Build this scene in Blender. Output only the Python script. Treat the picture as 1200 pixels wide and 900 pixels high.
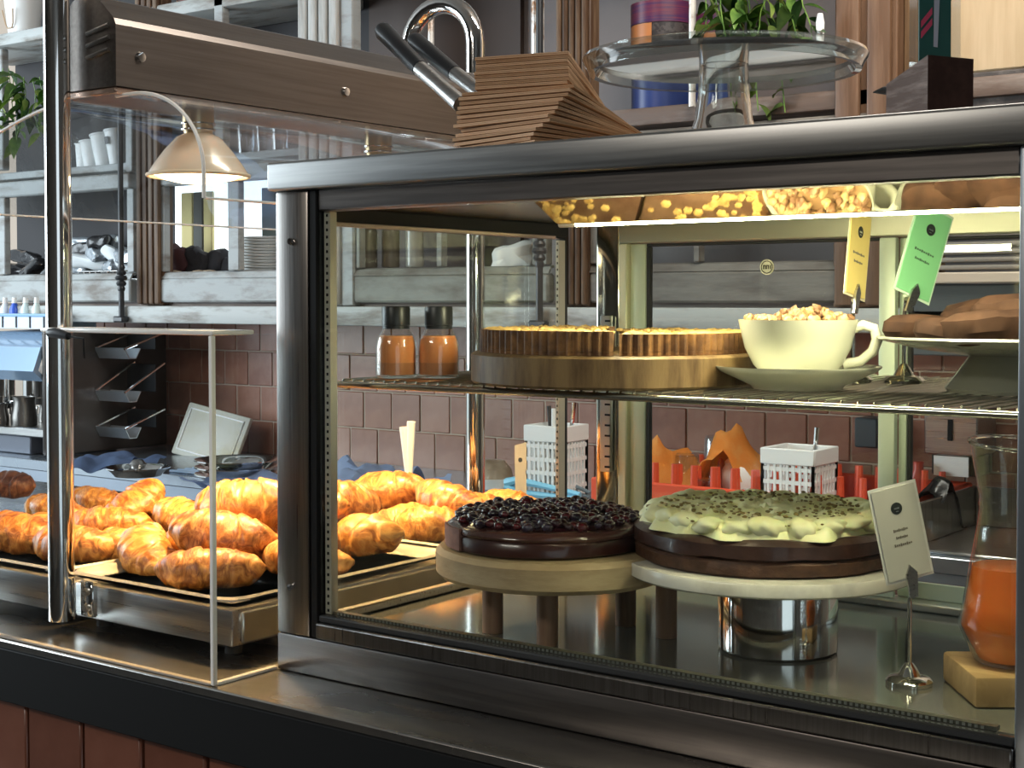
import bpy, bmesh, math, random
from math import sin, cos, pi, radians, sqrt, atan2, tan
from mathutils import Vector, Matrix, noise
for o in list(bpy.data.objects): bpy.data.objects.remove(o)
S = bpy.context.scene
COL = S.collection
rnd = random.Random(7)

# ---------------------------------------------------------------- camera
FPX, YAW, PITCH, CZ, SH = 1700.0, radians(36.5), radians(1.7), 1.426, 47.5
cam = bpy.data.objects.new('camera', bpy.data.cameras.new('camera')); COL.objects.link(cam)
cam.location = (0, 0, CZ); cam.rotation_euler = (pi/2 - PITCH, 0, YAW)
cam.data.lens = 36*FPX/1200; cam.data.sensor_width = 36; cam.data.sensor_fit = 'HORIZONTAL'
cam.data.shift_y = -SH/1200; cam.data.clip_start = .02
S.camera = cam

# ---------------------------------------------------------------- world, lights, exposure
W = bpy.data.worlds.new('world'); S.world = W; W.use_nodes = True
bg = W.node_tree.nodes['Background']; bg.inputs[0].default_value = (.80, .92, 1.0, 1); bg.inputs[1].default_value = 1.1
S.view_settings.view_transform = 'Standard'; S.view_settings.look = 'None'
S.view_settings.gamma = 1; S.view_settings.use_curve_mapping = False
S.view_settings.exposure = 0.08
try: S.cycles.transparent_max_bounces = 24
except Exception: pass
def area(name, loc, target, sx, sy, power, col):
    l = bpy.data.lights.new(name, 'AREA'); l.shape = 'RECTANGLE'; l.size = sx; l.size_y = sy; l.energy = power; l.color = col
    o = bpy.data.objects.new(name, l); COL.objects.link(o); o.location = loc
    o.rotation_euler = (Vector(target)-Vector(loc)).to_track_quat('-Z', 'Y').to_euler(); return o
area('shopfront_window_light', (-5.6, .6, 2.0), (-2.4, 3.2, 1.3), 2.2, 1.8, 150, (.80, .92, 1.0))
area('aisle_fill_light', (-.7, 2.3, 3.0), (-1.9, 3.3, 1.2), 1.2, .12, 42, (1.0, .93, .84))  # added fill over the aisle to brighten the back, no actual fitting
area('cafe_fill_light', (-1.6, -1.8, 3.0), (-1.4, -.6, 0), 1.4, .4, 38, (1.0, .92, .82))  # added warm overhead fill for the customer side, no actual fitting

# ---------------------------------------------------------------- measuring helpers: a point seen at a pixel, on a real plane or at a real distance
RV = Vector((cos(YAW), sin(YAW), 0)); FV = Vector((-sin(YAW), cos(YAW), 0)); CP = Vector((0, 0, CZ))
def ray(px, py):
    return RV*((px-600)/FPX) + (FV*sin(PITCH)+Vector((0,0,cos(PITCH))))*((450-py-SH)/FPX) + (FV*cos(PITCH)-Vector((0,0,sin(PITCH))))
def at(px, py, X=None, Y=None, z=None, D=None):
    r = ray(px, py)
    if X is not None: t = X/r.x
    elif Y is not None: t = Y/r.y
    elif z is not None: t = (z-CZ)/r.z
    else: t = D/r.dot(FV)
    return CP + r*t
def XO(px, Y, py=352): return at(px, py, Y=Y).x
def ZO(px, py, Y): return at(px, py, Y=Y).z

# ---------------------------------------------------------------- mesh helpers
def new(): return bmesh.new()
def box(bm, x0, x1, y0, y1, z0, z1):
    vs = [bm.verts.new((x, y, z)) for z in (z0, z1) for y in (y0, y1) for x in (x0, x1)]
    for f in ((0,2,3,1),(4,5,7,6),(0,1,5,4),(2,6,7,3),(0,4,6,2),(1,3,7,5)): bm.faces.new([vs[i] for i in f])
    return bm
def B(x0, x1, y0, y1, z0, z1, bev=0, seg=2):
    bm = new(); box(bm, min(x0,x1), max(x0,x1), min(y0,y1), max(y0,y1), min(z0,z1), max(z0,z1))
    if bev: bmesh.ops.bevel(bm, geom=bm.edges[:], offset=bev, segments=seg, affect='EDGES', profile=.5)
    return bm
def merge(bm, other, M=None):
    me = bpy.data.meshes.new('t'); other.to_mesh(me); other.free()
    if M is not None: me.transform(M)
    bm.from_mesh(me); bpy.data.meshes.remove(me); return bm
def lathe(prof, n=32, c=(0,0,0), closed=False):
    bm = new(); rings = []
    for r, z in prof:
        if r < 1e-5: rings.append([bm.verts.new((c[0], c[1], c[2]+z))])
        else: rings.append([bm.verts.new((c[0]+r*cos(2*pi*i/n), c[1]+r*sin(2*pi*i/n), c[2]+z)) for i in range(n)])
    seq = list(zip(rings, rings[1:]))
    if closed: seq.append((rings[-1], rings[0]))
    for a, b in seq:
        for i in range(n):
            j = (i+1) % n
            if len(a) == 1 and len(b) == 1: continue
            if len(a) == 1: bm.faces.new((a[0], b[j], b[i]))
            elif len(b) == 1: bm.faces.new((a[i], a[j], b[0]))
            else: bm.faces.new((a[i], a[j], b[j], b[i]))
    bmesh.ops.recalc_face_normals(bm, faces=bm.faces[:]); return bm
def cyl(x, y, z0, z1, r, n=24, r2=None):
    return lathe([(0, 0), (r, 0), (r if r2 is None else r2, z1-z0), (0, z1-z0)], n, (x, y, z0))
def tube(pts, r, n=12, bm=None, cap=True):
    bm = bm or new(); pts = [Vector(p) for p in pts]; rings = []; up = Vector((0,0,1)); last = None
    rr = r if isinstance(r, (list, tuple)) else [r]*len(pts)
    for i, p in enumerate(pts):
        t = (pts[min(i+1, len(pts)-1)]-pts[max(i-1, 0)]).normalized()
        a = last if last is not None else (up if abs(t.z) < .9 else Vector((1,0,0)))
        u = (a - t*a.dot(t)).normalized(); v = t.cross(u); last = u
        rings.append([bm.verts.new(p+(u*cos(2*pi*k/n)+v*sin(2*pi*k/n))*rr[i]) for k in range(n)])
    for a, b in zip(rings, rings[1:]):
        for k in range(n): bm.faces.new((a[k], a[(k+1)%n], b[(k+1)%n], b[k]))
    if cap: bm.faces.new(rings[0][::-1]); bm.faces.new(rings[-1])
    return bm
def prism(outline, z0, z1, bm=None):
    bm = bm or new(); n = len(outline)
    a = [bm.verts.new((x, y, z0)) for x, y in outline]; b = [bm.verts.new((x, y, z1)) for x, y in outline]
    bm.faces.new(a[::-1]); bm.faces.new(b)
    for i in range(n): bm.faces.new((a[i], a[(i+1)%n], b[(i+1)%n], b[i]))
    bmesh.ops.recalc_face_normals(bm, faces=bm.faces[:]); return bm
def extrude_path(poly, d, thick, bm=None):
    """poly: list of 3D points of a sheet's profile, d: sweep vector; gives a sheet of real thickness"""
    bm = bm or new(); d = Vector(d); n = len(poly); P = [Vector(p) for p in poly]; N = []
    for i in range(n):
        t = (P[min(i+1,n-1)]-P[max(i-1,0)]).normalized(); N.append(t.cross(d.normalized())*thick)
    rows = [[bm.verts.new(q) for q in (P[i], P[i]+N[i], P[i]+N[i]+d, P[i]+d)] for i in range(n)]
    for a, b in zip(rows, rows[1:]):
        for k in range(4): bm.faces.new((a[k], a[(k+1)%4], b[(k+1)%4], b[k]))
    bm.faces.new(rows[0][::-1]); bm.faces.new(rows[-1])
    bmesh.ops.recalc_face_normals(bm, faces=bm.faces[:]); return bm
def noisy(bm, amp, sc, seed=0):
    bm.normal_update()
    for v in bm.verts: v.co += v.normal*amp*noise.noise(v.co*sc+Vector((seed, seed*2.3, 0)))
    return bm
def xf(bm, M):
    bmesh.ops.transform(bm, matrix=M, verts=bm.verts[:]); return bm
def TR(loc=(0,0,0), rx=0, ry=0, rz=0, s=1):
    return Matrix.Translation(loc) @ Matrix.Rotation(rz, 4, 'Z') @ Matrix.Rotation(ry, 4, 'Y') @ Matrix.Rotation(rx, 4, 'X') @ Matrix.Diagonal((s, s, s, 1) if not isinstance(s, tuple) else (*s, 1))
ORG = {}
def mesh_of(name, bm, m, off=(0,0,0), smooth=True, ang=40):
    if off != (0,0,0): bmesh.ops.translate(bm, vec=-Vector(off), verts=bm.verts[:])
    me = bpy.data.meshes.new(name); bm.to_mesh(me); bm.free()
    for q in (m if isinstance(m, (list, tuple)) else [m]): me.materials.append(q)
    if smooth:
        me.polygons.foreach_set('use_smooth', [True]*len(me.polygons)); me.set_sharp_from_angle(angle=radians(ang))
    return me
def link(name, me, parent=None):
    o = bpy.data.objects.new(name, me); COL.objects.link(o)
    if parent is not None: o.parent = parent
    return o
def obj(name, bm, m, parent=None, smooth=True, kind=None, label=None, ang=40):
    """world-space bmesh -> one object; its origin is its thing's base"""
    if parent is not None: off = ORG[parent.name]
    else:
        xs = [v.co.x for v in bm.verts]; ys = [v.co.y for v in bm.verts]; zs = [v.co.z for v in bm.verts]
        off = ((min(xs)+max(xs))/2, (min(ys)+max(ys))/2, min(zs))
    o = link(name, mesh_of(name, bm, m, off, smooth, ang), parent); ORG[o.name] = off
    if parent is None: o.location = off
    if kind: o['kind'] = kind
    if label: o['label'] = label
    return o
def tag(o, label, cat, group=None):
    o['label'] = label; o['category'] = cat
    if group: o['group'] = group
    return o
def thing(name, label, cat, loc=(0,0,0), group=None):
    o = bpy.data.objects.new(name, None); COL.objects.link(o); o.location = loc; o.empty_display_size = .02
    ORG[o.name] = tuple(loc); return tag(o, label, cat, group)
def struct(name, bm, m, smooth=True):
    return obj(name, bm, m, None, smooth, 'structure')
def dup(root, loc, rot=None, label=None, scale=None):
    r = root.copy(); COL.objects.link(r); r.location = loc
    if rot is not None: r.rotation_euler = rot
    if scale is not None: r.scale = scale if isinstance(scale, tuple) else (scale,)*3
    if label: r['label'] = label
    for ch in list(root.children):
        c = ch.copy(); COL.objects.link(c); c.parent = r
        for g in list(ch.children):
            d = g.copy(); COL.objects.link(d); d.parent = c
    return r

# ---------------------------------------------------------------- materials
def mat(name, col, rough=.5, metal=0, c2=None, nsc=8, namt=1.0, stretch=(1,1,1), bump=0, bsc=40, emit=None, es=0, trans=0, ior=1.45, coat=0, sub=0, lo=.4, hi=.6, rvar=0, spec=None):
    m = bpy.data.materials.new(name); m.use_nodes = True; nt = m.node_tree; N = nt.nodes; L = nt.links; p = N['Principled BSDF']
    p.inputs['Base Color'].default_value = (*col, 1); p.inputs['Roughness'].default_value = rough; p.inputs['Metallic'].default_value = metal
    p.inputs['Transmission Weight'].default_value = trans; p.inputs['IOR'].default_value = ior; p.inputs['Coat Weight'].default_value = coat
    if spec is not None: p.inputs['Specular IOR Level'].default_value = spec
    if sub: p.inputs['Subsurface Weight'].default_value = sub; p.inputs['Subsurface Radius'].default_value = (.01,.006,.003)
    if emit: p.inputs['Emission Color'].default_value = (*emit, 1); p.inputs['Emission Strength'].default_value = es
    tc = N.new('ShaderNodeTexCoord'); mp = N.new('ShaderNodeMapping'); L.new(tc.outputs['Object'], mp.inputs[0]); mp.inputs['Scale'].default_value = stretch
    if c2:
        n = N.new('ShaderNodeTexNoise'); n.inputs['Scale'].default_value = nsc; n.inputs['Detail'].default_value = 6; n.inputs['Roughness'].default_value = .62; L.new(mp.outputs[0], n.inputs[0])
        r = N.new('ShaderNodeValToRGB'); r.color_ramp.elements[0].position = lo; r.color_ramp.elements[1].position = hi
        r.color_ramp.elements[0].color = (*col, 1); r.color_ramp.elements[1].color = (*[a*(1-namt)+b*namt for a, b in zip(col, c2)], 1)
        L.new(n.outputs['Fac'], r.inputs[0]); L.new(r.outputs[0], p.inputs['Base Color'])
    if rvar:
        n = N.new('ShaderNodeTexNoise'); n.inputs['Scale'].default_value = nsc; n.inputs['Detail'].default_value = 4; L.new(mp.outputs[0], n.inputs[0])
        a = N.new('ShaderNodeMapRange'); a.inputs[3].default_value = max(0, rough-rvar); a.inputs[4].default_value = rough+rvar; L.new(n.outputs['Fac'], a.inputs[0]); L.new(a.outputs[0], p.inputs['Roughness'])
    if bump:
        n = N.new('ShaderNodeTexNoise'); n.inputs['Scale'].default_value = bsc; n.inputs['Detail'].default_value = 5; L.new(mp.outputs[0], n.inputs[0])
        b = N.new('ShaderNodeBump'); b.inputs['Strength'].default_value = bump; b.inputs['Distance'].default_value = .003; L.new(n.outputs['Fac'], b.inputs['Height']); L.new(b.outputs[0], p.inputs['Normal'])
    return m
def thin(name, tint=(.97,.99,.98), ior=1.5, rough=0.0, boost=1.0):
    m = bpy.data.materials.new(name); m.use_nodes = True; nt = m.node_tree; N = nt.nodes; L = nt.links
    N.remove(N['Principled BSDF']); out = N['Material Output']
    t = N.new('ShaderNodeBsdfTransparent'); t.inputs[0].default_value = (*tint, 1)
    g = N.new('ShaderNodeBsdfGlossy'); g.inputs['Roughness'].default_value = rough
    f = N.new('ShaderNodeFresnel'); ge = N.new('ShaderNodeNewGeometry'); mr = N.new('ShaderNodeMapRange')   # a thin sheet: same reflectance from both sides
    mr.inputs[3].default_value = ior; mr.inputs[4].default_value = 1/ior; L.new(ge.outputs['Backfacing'], mr.inputs[0]); L.new(mr.outputs[0], f.inputs[0])
    mx = N.new('ShaderNodeMixShader')
    mu = N.new('ShaderNodeMath'); mu.operation = 'MULTIPLY'; mu.inputs[1].default_value = boost; mu.use_clamp = True
    L.new(f.outputs[0], mu.inputs[0]); L.new(mu.outputs[0], mx.inputs[0]); L.new(t.outputs[0], mx.inputs[1]); L.new(g.outputs[0], mx.inputs[2]); L.new(mx.outputs[0], out.inputs[0])
    return m
M = {}
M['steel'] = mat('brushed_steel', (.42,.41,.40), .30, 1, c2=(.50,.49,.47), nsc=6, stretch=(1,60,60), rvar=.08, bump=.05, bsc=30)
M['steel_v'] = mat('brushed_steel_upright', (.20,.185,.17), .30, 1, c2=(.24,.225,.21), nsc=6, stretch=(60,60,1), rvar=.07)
M['steel_dark'] = mat('satin_dark_steel', (.165,.15,.14), .34, 1, c2=(.20,.18,.165), nsc=5, stretch=(1,30,30), rvar=.06)
M['chrome'] = mat('polished_chrome', (.78,.77,.75), .07, 1)
M['alu'] = mat('pale_aluminium', (.80,.82,.78), .28, 1, c2=(.7,.72,.68), nsc=12)
M['frame_alu'] = mat('greenish_aluminium_frame', (.60,.70,.54), .42, .4, c2=(.66,.75,.59), nsc=5)
M['deck'] = mat('dark_polished_deck', (.17,.18,.165), .11, .6, c2=(.22,.225,.205), nsc=4, rvar=.05)
M['counter'] = mat('worn_steel_counter', (.40,.38,.35), .26, 1, c2=(.26,.25,.235), nsc=5, stretch=(1,3,1), rvar=.12, bump=.06, bsc=20)
M['black'] = mat('matt_black', (.010,.010,.010), .6, spec=.12)
M['rubber'] = mat('black_rubber', (.02,.02,.02), .7)
M['blackp'] = mat('black_plastic', (.02,.022,.025), .35)
M['white'] = mat('white_plastic', (.86,.87,.86), .4)
M['glass'] = thin('clear_pane', (.975,.99,.98), 1.45)
M['acrylic'] = thin('acrylic_sheet', (.97,.985,.99), 1.49)
M['acrylic_wing'] = thin('bright_acrylic_sheet', (.96,.975,.98), 1.5, 0, 1.4)
M['acrylic_edge'] = mat('polished_acrylic_edge', (.93,.92,.88), .25, 0, coat=.5)
M['tumbler'] = thin('tumbler_glass', (.93,.95,.97), 1.6, 0, 2.2)
M['bottle'] = thin('bottle_plastic', (.98,.97,.95), 1.45, .03, 1.3)
M['solidglass'] = mat('cast_glass', (.97,1,.99), .01, 0, trans=1, ior=1.45)
M['terracotta'] = [mat('glazed_tile_%s'%c[0], c[1], .34, 0, c2=c[2], nsc=9, bump=.15, bsc=18) for c in (('rose',(.29,.13,.085),(.36,.18,.125)), ('russet',(.24,.095,.06),(.31,.14,.09)), ('umber',(.32,.165,.12),(.25,.11,.075)))]
M['grout'] = mat('pale_grout', (.46,.37,.30), .9)
M['tilefront'] = [mat('counter_tile_%s'%c[0], c[1], .3, 0, c2=c[2], nsc=7, bump=.1, bsc=14) for c in (('brick',(.16,.052,.028),(.20,.075,.045)), ('chestnut',(.13,.042,.022),(.17,.06,.035)))]
M['paint'] = mat('weathered_pale_paint', (.36,.38,.38), .65, 0, c2=(.17,.15,.13), nsc=5, stretch=(1,1,3), bump=.35, bsc=25, lo=.47, hi=.68)
M['paintrail'] = mat('weathered_rail_paint', (.42,.44,.43), .6, 0, c2=(.20,.18,.155), nsc=6, stretch=(.6,2,3), bump=.35, bsc=25, lo=.48, hi=.64)
M['pilaster'] = mat('old_brown_wood', (.075,.038,.019), .55, 0, c2=(.165,.105,.062), nsc=9, stretch=(6,6,.6), bump=.3, bsc=20, lo=.42, hi=.66)
M['pale_plank'] = mat('limed_plank', (.50,.50,.48), .7, 0, c2=(.30,.28,.25), nsc=8, stretch=(5,5,.5), bump=.3, lo=.45, hi=.7)
M['wood_door'] = mat('warm_brown_wood', (.12,.062,.032), .5, 0, c2=(.19,.11,.065), nsc=7, stretch=(7,7,.5), bump=.2, lo=.4, hi=.65)
M['wood_gold'] = mat('golden_brown_wood', (.17,.10,.045), .5, 0, c2=(.10,.055,.024), nsc=6, stretch=(7,7,.4), bump=.2)
M['wood_beige'] = mat('beige_board', (.42,.31,.18), .5, 0, c2=(.49,.37,.23), nsc=5, stretch=(6,6,.4))
M['mauve'] = mat('mauve_backboard', (.215,.185,.18), .6, 0, c2=(.19,.165,.16), nsc=3)
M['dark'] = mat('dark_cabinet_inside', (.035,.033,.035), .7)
M['shelf_wood'] = mat('worn_shelf_edge', (.13,.09,.07), .6, 0, c2=(.28,.24,.21), nsc=6, stretch=(.5,3,3), bump=.3, lo=.45, hi=.7)

# ================================================================ THE SETTING
struct('floor', B(-6.5, 3.7, -4.6, 3.66, -.05, 0), mat('dark_floor', (.05,.045,.04), .5, 0, c2=(.08,.07,.06), nsc=2))
rw = mat('cafe_wall_plaster', (.16,.14,.125), .8, 0, c2=(.20,.18,.16), nsc=2)
struct('ceiling', B(-6.5, 3.5, -4.5, 3.66, 3.1, 3.2), mat('cafe_ceiling', (.30,.28,.26), .8, 0, c2=(.34,.32,.30), nsc=1))
struct('wall_front', B(-6.5, 3.5, -4.6, -4.5, -.0, 3.0999), rw)
struct('wall_left', B(-6.6, -6.5001, -4.6, -.9, -.0, 3.0999), rw)
struct('wall_right', B(3.5, 3.6, -1.2, 3.66, -.0, 3.0999), rw)
wall = struct('wall_back', B(-6.5, 3.4999, 3.5035, 3.66, 0, 2.9), M['grout'], False)
wall['label'] = 'back wall faced with square reddish-brown glazed tiles'
TS = .12
tm = [mesh_of('tile', B(-TS/2+.002, TS/2-.002, -.007, .007, -TS/2+.002, TS/2-.002, .0025, 1), q) for q in M['terracotta']]
def tiles(parent, x0, x1, y, ztop, rows, bond, meshes, size, name='tile', zr=0):
    off = ORG[parent.name]
    for r in range(rows):
        k = 0
        while True:
            x = x0 + (k+.5+(bond*(r % 2)))*size; k += 1
            if x > x1: break
            o = link(name, rnd.choice(meshes), parent); o.location = (x-off[0], y-off[1]+rnd.uniform(-.0012,.0012), ztop-(r+.5)*size-off[2])
            o.rotation_euler = (rnd.uniform(-.006,.006), 0, rnd.uniform(-.006,.006))
tiles(wall, -4.75, -.9, 3.507, 1.37, 4, .5, tm, TS)

# front counter
top = struct('trim_1', B(-3.4, .7, 1.20, 2.32, .938, .950, .002, 1), M['counter']); top['label'] = 'worn stainless steel top of the serving counter'
fas = struct('trim_2', B(-3.4, .7, 1.2015, 1.222, .862, .9378, .002, 1), M['black']); fas['label'] = 'black band under the front edge of the counter'
wc = struct('wall_counter_front', B(-3.4, .7, 1.236, 2.30, 0, .9375), M['grout'], False); wc['label'] = 'counter front faced with upright reddish-brown tiles'
FT = .124
tf = [mesh_of('tile', B(-FT/2+.003, FT/2-.003, -.008, .008, -.1+.003, .1-.003, .003, 1), q) for q in M['tilefront']]
xs = -2.31
for k in range(11):
    for r in range(2):
        o = link('tile', tf[(k+r) % 2], wc); off = ORG[wc.name]
        o.location = (xs+k*FT-off[0], 1.228-off[1]+rnd.uniform(-.001,.001), .862-.1-.2*r-off[2])

# back counter
bc = thing('back_counter', 'long stainless steel work counter along the tiled back wall', 'counter', (-3.0, 3.2, 0))
obj('worktop', B(-5.6, -.5, 2.90, 3.497, .865, .90, .003, 1), mat('back_worktop_steel', (.50,.55,.60), .25, .9, c2=(.40,.44,.49), nsc=4, rvar=.08), bc)
obj('apron', B(-5.6, -.5, 2.905, 2.93, .80, .8649), mat('apron_steel', (.36,.40,.46), .35, .9), bc)
for k in range(8):
    x = -5.6+k*.64
    obj('door', B(x+.01, x+.63, 2.95, 3.45, .12, .79, .003, 1), M['steel_dark'], bc)
obj('plinth', B(-5.6, -.5, 3.0, 3.45, 0, .119), M['black'], bc)

# ---------------------------------------------------------------- old glazed cabinet on the back wall
YC = 3.15
cb = thing('wall_cabinet', 'old weathered glazed cabinet of grey painted and brown wood hanging on the back wall', 'cabinet', (-3.0, YC, 1.355))
def cx(px): return XO(px, YC)
def cpart(name, p0, p1, z0, z1, m, y0=0, y1=.03, bev=.004, label=None, kind=None):
    return obj(name, B(cx(p0), cx(p1), YC+y0, YC+y1, z0, z1, bev, 1), m, cb, label=label)
XL, XR = cx(-60), cx(1260)
obj('back_panel', B(XL, XR, 3.47, 3.49, 1.37, 2.75), M['mauve'], cb)
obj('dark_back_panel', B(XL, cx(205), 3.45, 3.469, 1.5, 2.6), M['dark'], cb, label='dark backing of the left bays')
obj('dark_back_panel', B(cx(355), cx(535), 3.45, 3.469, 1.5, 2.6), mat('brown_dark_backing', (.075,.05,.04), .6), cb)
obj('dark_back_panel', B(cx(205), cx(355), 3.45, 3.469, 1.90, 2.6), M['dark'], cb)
obj('bottom_board', B(XL, XR, YC+.03, 3.469, 1.40, 1.415), M['shelf_wood'], cb)
obj('ledge', B(XL, XR, YC-.05, YC+.06, 1.352, 1.408, .006, 2), M['paintrail'], cb, label='worn ledge along the foot of the cabinet')
SH1, SH2 = 1.868, 2.345
obj('shelf', B(XL, cx(640), YC+.035, 3.44, SH1, SH1+.025, .003, 1), M['paint'], cb)
obj('shelf', B(cx(640), XR, YC+.005, 3.44, SH1, SH1+.045, .006, 2), M['shelf_wood'], cb)
obj('shelf', B(XL, cx(352), YC-.01, 3.44, SH2, SH2+.045, .008, 2), M['paintrail'], cb)
obj('shelf', B(cx(355), XR, YC+.02, 3.44, SH2+.06, SH2+.09, .004, 1), M['pilaster'], cb)
def sash(p0, p1, mull=(), z0=1.42, z1=1.80, m=M['paint']):
    st = 9
    cpart('sash_rail', p0, p1, z0, z0+.078, m, 0, .035, .006)
    obj('sash_moulding', extrude_path([(cx(p0), YC+.002, z0+.078), (cx(p0), YC+.012, z0+.096), (cx(p0), YC+.03, z0+.10)], (cx(p1)-cx(p0), 0, 0), .006), m, cb)
    cpart('sash_rail', p0, p1, z1, z1+.055, m, 0, .035, .006)
    for a in mull: cpart('mullion', a[0], a[1], z0+.1005, z1, m, .004, .03, .003)
def bolt(px, zk, z0=1.36, z1=2.3):
    x = cx(px); o = obj('sliding_bolt', tube([(x, YC-.062, z0), (x, YC-.062, z1)], .0095, 10), M['blackp'], cb, label='black iron cremone bolt')
    for dz, r in ((-.035,.013), (-.018,.017), (0,.021), (.018,.017), (.035,.013)):
        obj('bolt_ring', lathe([(0,-.008),(r*.8,-.008),(r,0),(r*.8,.008),(0,.008)], 12, (x, YC-.062, zk+dz)), M['blackp'], o)
    obj('bolt_foot', B(x-.025, x+.025, YC-.080, YC-.0505, z0-.006, z0+.014, .004, 1), M['blackp'], o)
def pil(p0, p1, m, z0=1.41, z1=2.72, n=4):
    cpart('pilaster', p0, p1, z0, z1, m, .005, .05, .003)
    w = (p1-p0)/n
    for k in range(n):
        a, b = cx(p0+w*k+w*.12), cx(p0+w*(k+1)-w*.12)
        obj('moulding_strip', B(a, b, YC-.014, YC+.0045, z0+.004, z1, .006, 2), m, cb)
sash(-60, 152, ((-4, 5), (148, 156)))
cpart('stile', -4, 5, 1.90, 2.34, M['paint']); cpart('stile', 148, 156, 1.856, 2.34, M['paint'])
sash(184, 352, ((184, 192), (266, 279)))
cpart('stile', 255, 266, 1.9, 2.7, M['paint'], -.01, .02)
bolt(160, 1.50); pil(163, 190, M['pilaster'])
pil(352, 400, M['pale_plank'], n=4)
cpart('inner_stile', 400, 414, 1.41, 2.7, M['paint'], .0, .04)
sash(414, 642, ((416, 421), (510, 517), (622, 640)), m=mat('grey_green_worn_paint', (.21,.215,.185), .65, 0, c2=(.10,.085,.065), nsc=7, stretch=(1,1,2.5), bump=.35, lo=.42, hi=.68))
bolt(648, 1.555); pil(653, 690, M['pilaster'], n=5)
SD = mat('dark_worn_paint', (.17,.155,.135), .6, 0, c2=(.075,.06,.05), nsc=6, stretch=(.7,1,3), bump=.4, lo=.42, hi=.7)
sash(690, 1046, ((690, 700), (811, 819)), z1=1.80, m=SD)
for p in (511, 635, 815):
    x = cx(p); obj('shelf_pole', tube([(x, YC-.02, 1.9), (x, YC-.02, 2.72)], .018 if p == 635 else .009, 16), mat('rusted_white_pole_%s' % {511:'thin',635:'thick',815:'far'}[p], (.72,.70,.66), .3, .4, c2=(.30,.15,.07), nsc=14, lo=.52, hi=.6), cb, label='white painted pole with rust spots')
pil(975, 1048, M['wood_door'], 1.41, 2.7, 2)
cpart('panel', 1048, 1095, 1.41, 2.7, M['wood_gold'], .04, .07)
cpart('panel', 1095, 1260, 1.93, 2.7, M['wood_beige'], .05, .08)
cpart('beam', 1095, 1260, 1.80, 1.925, mat('dark_stone_beam', (.055,.048,.045), .7, 0, c2=(.13,.115,.105), nsc=25, bump=.6, bsc=60, lo=.45, hi=.7), .02, .08)
# things behind the left and right cabinet glass
def cxy(px, Y): return XO(px, Y)
def scale_at(px, Y): return (at(px, 352, Y=Y)-CP).dot(FV)/FPX     # metres per pixel there

# bright window in the wall seen through bay, with curtains
wz0, wz1 = 1.43, 1.80
x0, x1 = XO(206, 3.44), XO(352, 3.44)
w1 = struct('window_1', B(x0, x1, 3.440, 3.455, 1.50, 1.86), mat('daylit_frosted_glass', (.8,.86,.9), .5, 0, emit=(.82,.93,1.0), es=1.9), False); w1['label'] = 'bright daylit glass at the back of the cabinet'
for a, b, mm in ((214, 227, 'yc'), (240, 250, 'yc'), (228, 239, 'gc'), (308, 326, 'gd')):
    c = {'yc': (.62,.53,.25), 'gc': (.10,.10,.09), 'gd': (.05,.06,.05)}[mm]
    o = obj('curtain' if mm == 'yc' else 'window_bar', noisy(B(XO(a, 3.40), XO(b, 3.40), 3.395, 3.41, 1.515, 1.80, .003, 1), .002, 40), mat('cloth_'+{'yc':'yellow','gc':'charcoal','gd':'black'}[mm]+str(a), c, .8), w1)

# black packets and wire basket in bay
packm = [mat('black_foil_packet', (.018,.018,.02), .22, 0, bump=.6, bsc=30), mat('silver_foil_packet', (.42,.46,.50), .25, .7, bump=.6, bsc=40), mat('white_paper_packet', (.62,.66,.68), .5), mat('charcoal_cloth_bundle', (.03,.028,.032), .8, 0, bump=.4)]
def packet(seed, m, sx=.06, sy=.02, sz=.04):
    bm = new(); bmesh.ops.create_icosphere(bm, subdivisions=3, radius=1)
    for v in bm.verts:
        c = v.co; k = (abs(c.x)**4+abs(c.y)**4+abs(c.z)**4)**-.25
        c *= k; c.x *= sx; c.y *= sy; c.z *= sz
        c += Vector((1,1,1))*0 + c.normalized()*.012*noise.noise(c*28+Vector((seed,0,0))) ; c.x += .006*noise.noise(c*45+Vector((0,seed,0)))
        c.z += sz
    return mesh_of('packet', bm, m, ang=25)
spots = [(96,1.512,0,'silver',-.3),(108,1.512,.4,'black',.5),(121,1.513,0,'white',.2),(134,1.512,-.3,'silver',-.5),(143,1.513,.2,'black',.4),
         (99,1.56,.2,'black',.7),(112,1.565,-.3,'silver',.9),(127,1.57,.3,'black',-.8),(139,1.565,0,'white',.4),(118,1.60,.2,'black',-.2),(131,1.605,0,'silver',.2),
         (20,1.512,.4,'black',.4),(38,1.512,-.2,'black',-.7),(30,1.56,0,'black',.3),(52,1.512,0,'white',.2)]
spots += [(103,1.535,.3,'white',.2),(116,1.54,-.2,'black',.7),(125,1.54,.5,'silver',-.6),(136,1.545,.1,'white',1.0),(106,1.59,.2,'black',-.3),(123,1.592,0,'white',.5),(142,1.55,-.3,'silver',.3),(97,1.60,.3,'silver',.1)]
names = {'black':0,'silver':1,'white':2}
where = ['at the left end of the heap by the bright metal post','low in the heap, second from the post','flat at the foot of the heap middle','low right of the heap','at the right end of the heap beside the pale stile',
         'tilted, second layer next to the post','shiny, in the second layer','leaning in the middle of the heap','near the top beside the pale stile','topmost but one on the heap','glinting on the very top of the heap',
         'in the dark bay left of the metal post','leaning alone in the dark bay left of the post','on top in the leftmost dark bay','small, at the foot of the leftmost bay','pinched between the two left rows of the heap','stuffed in the middle row of the heap','edge up in the middle of the heap','folded, high at the right of the heap','on the third layer near the post','small, under the glinting top one','squeezed against the pale stile','highest one next to the bright post']
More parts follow.
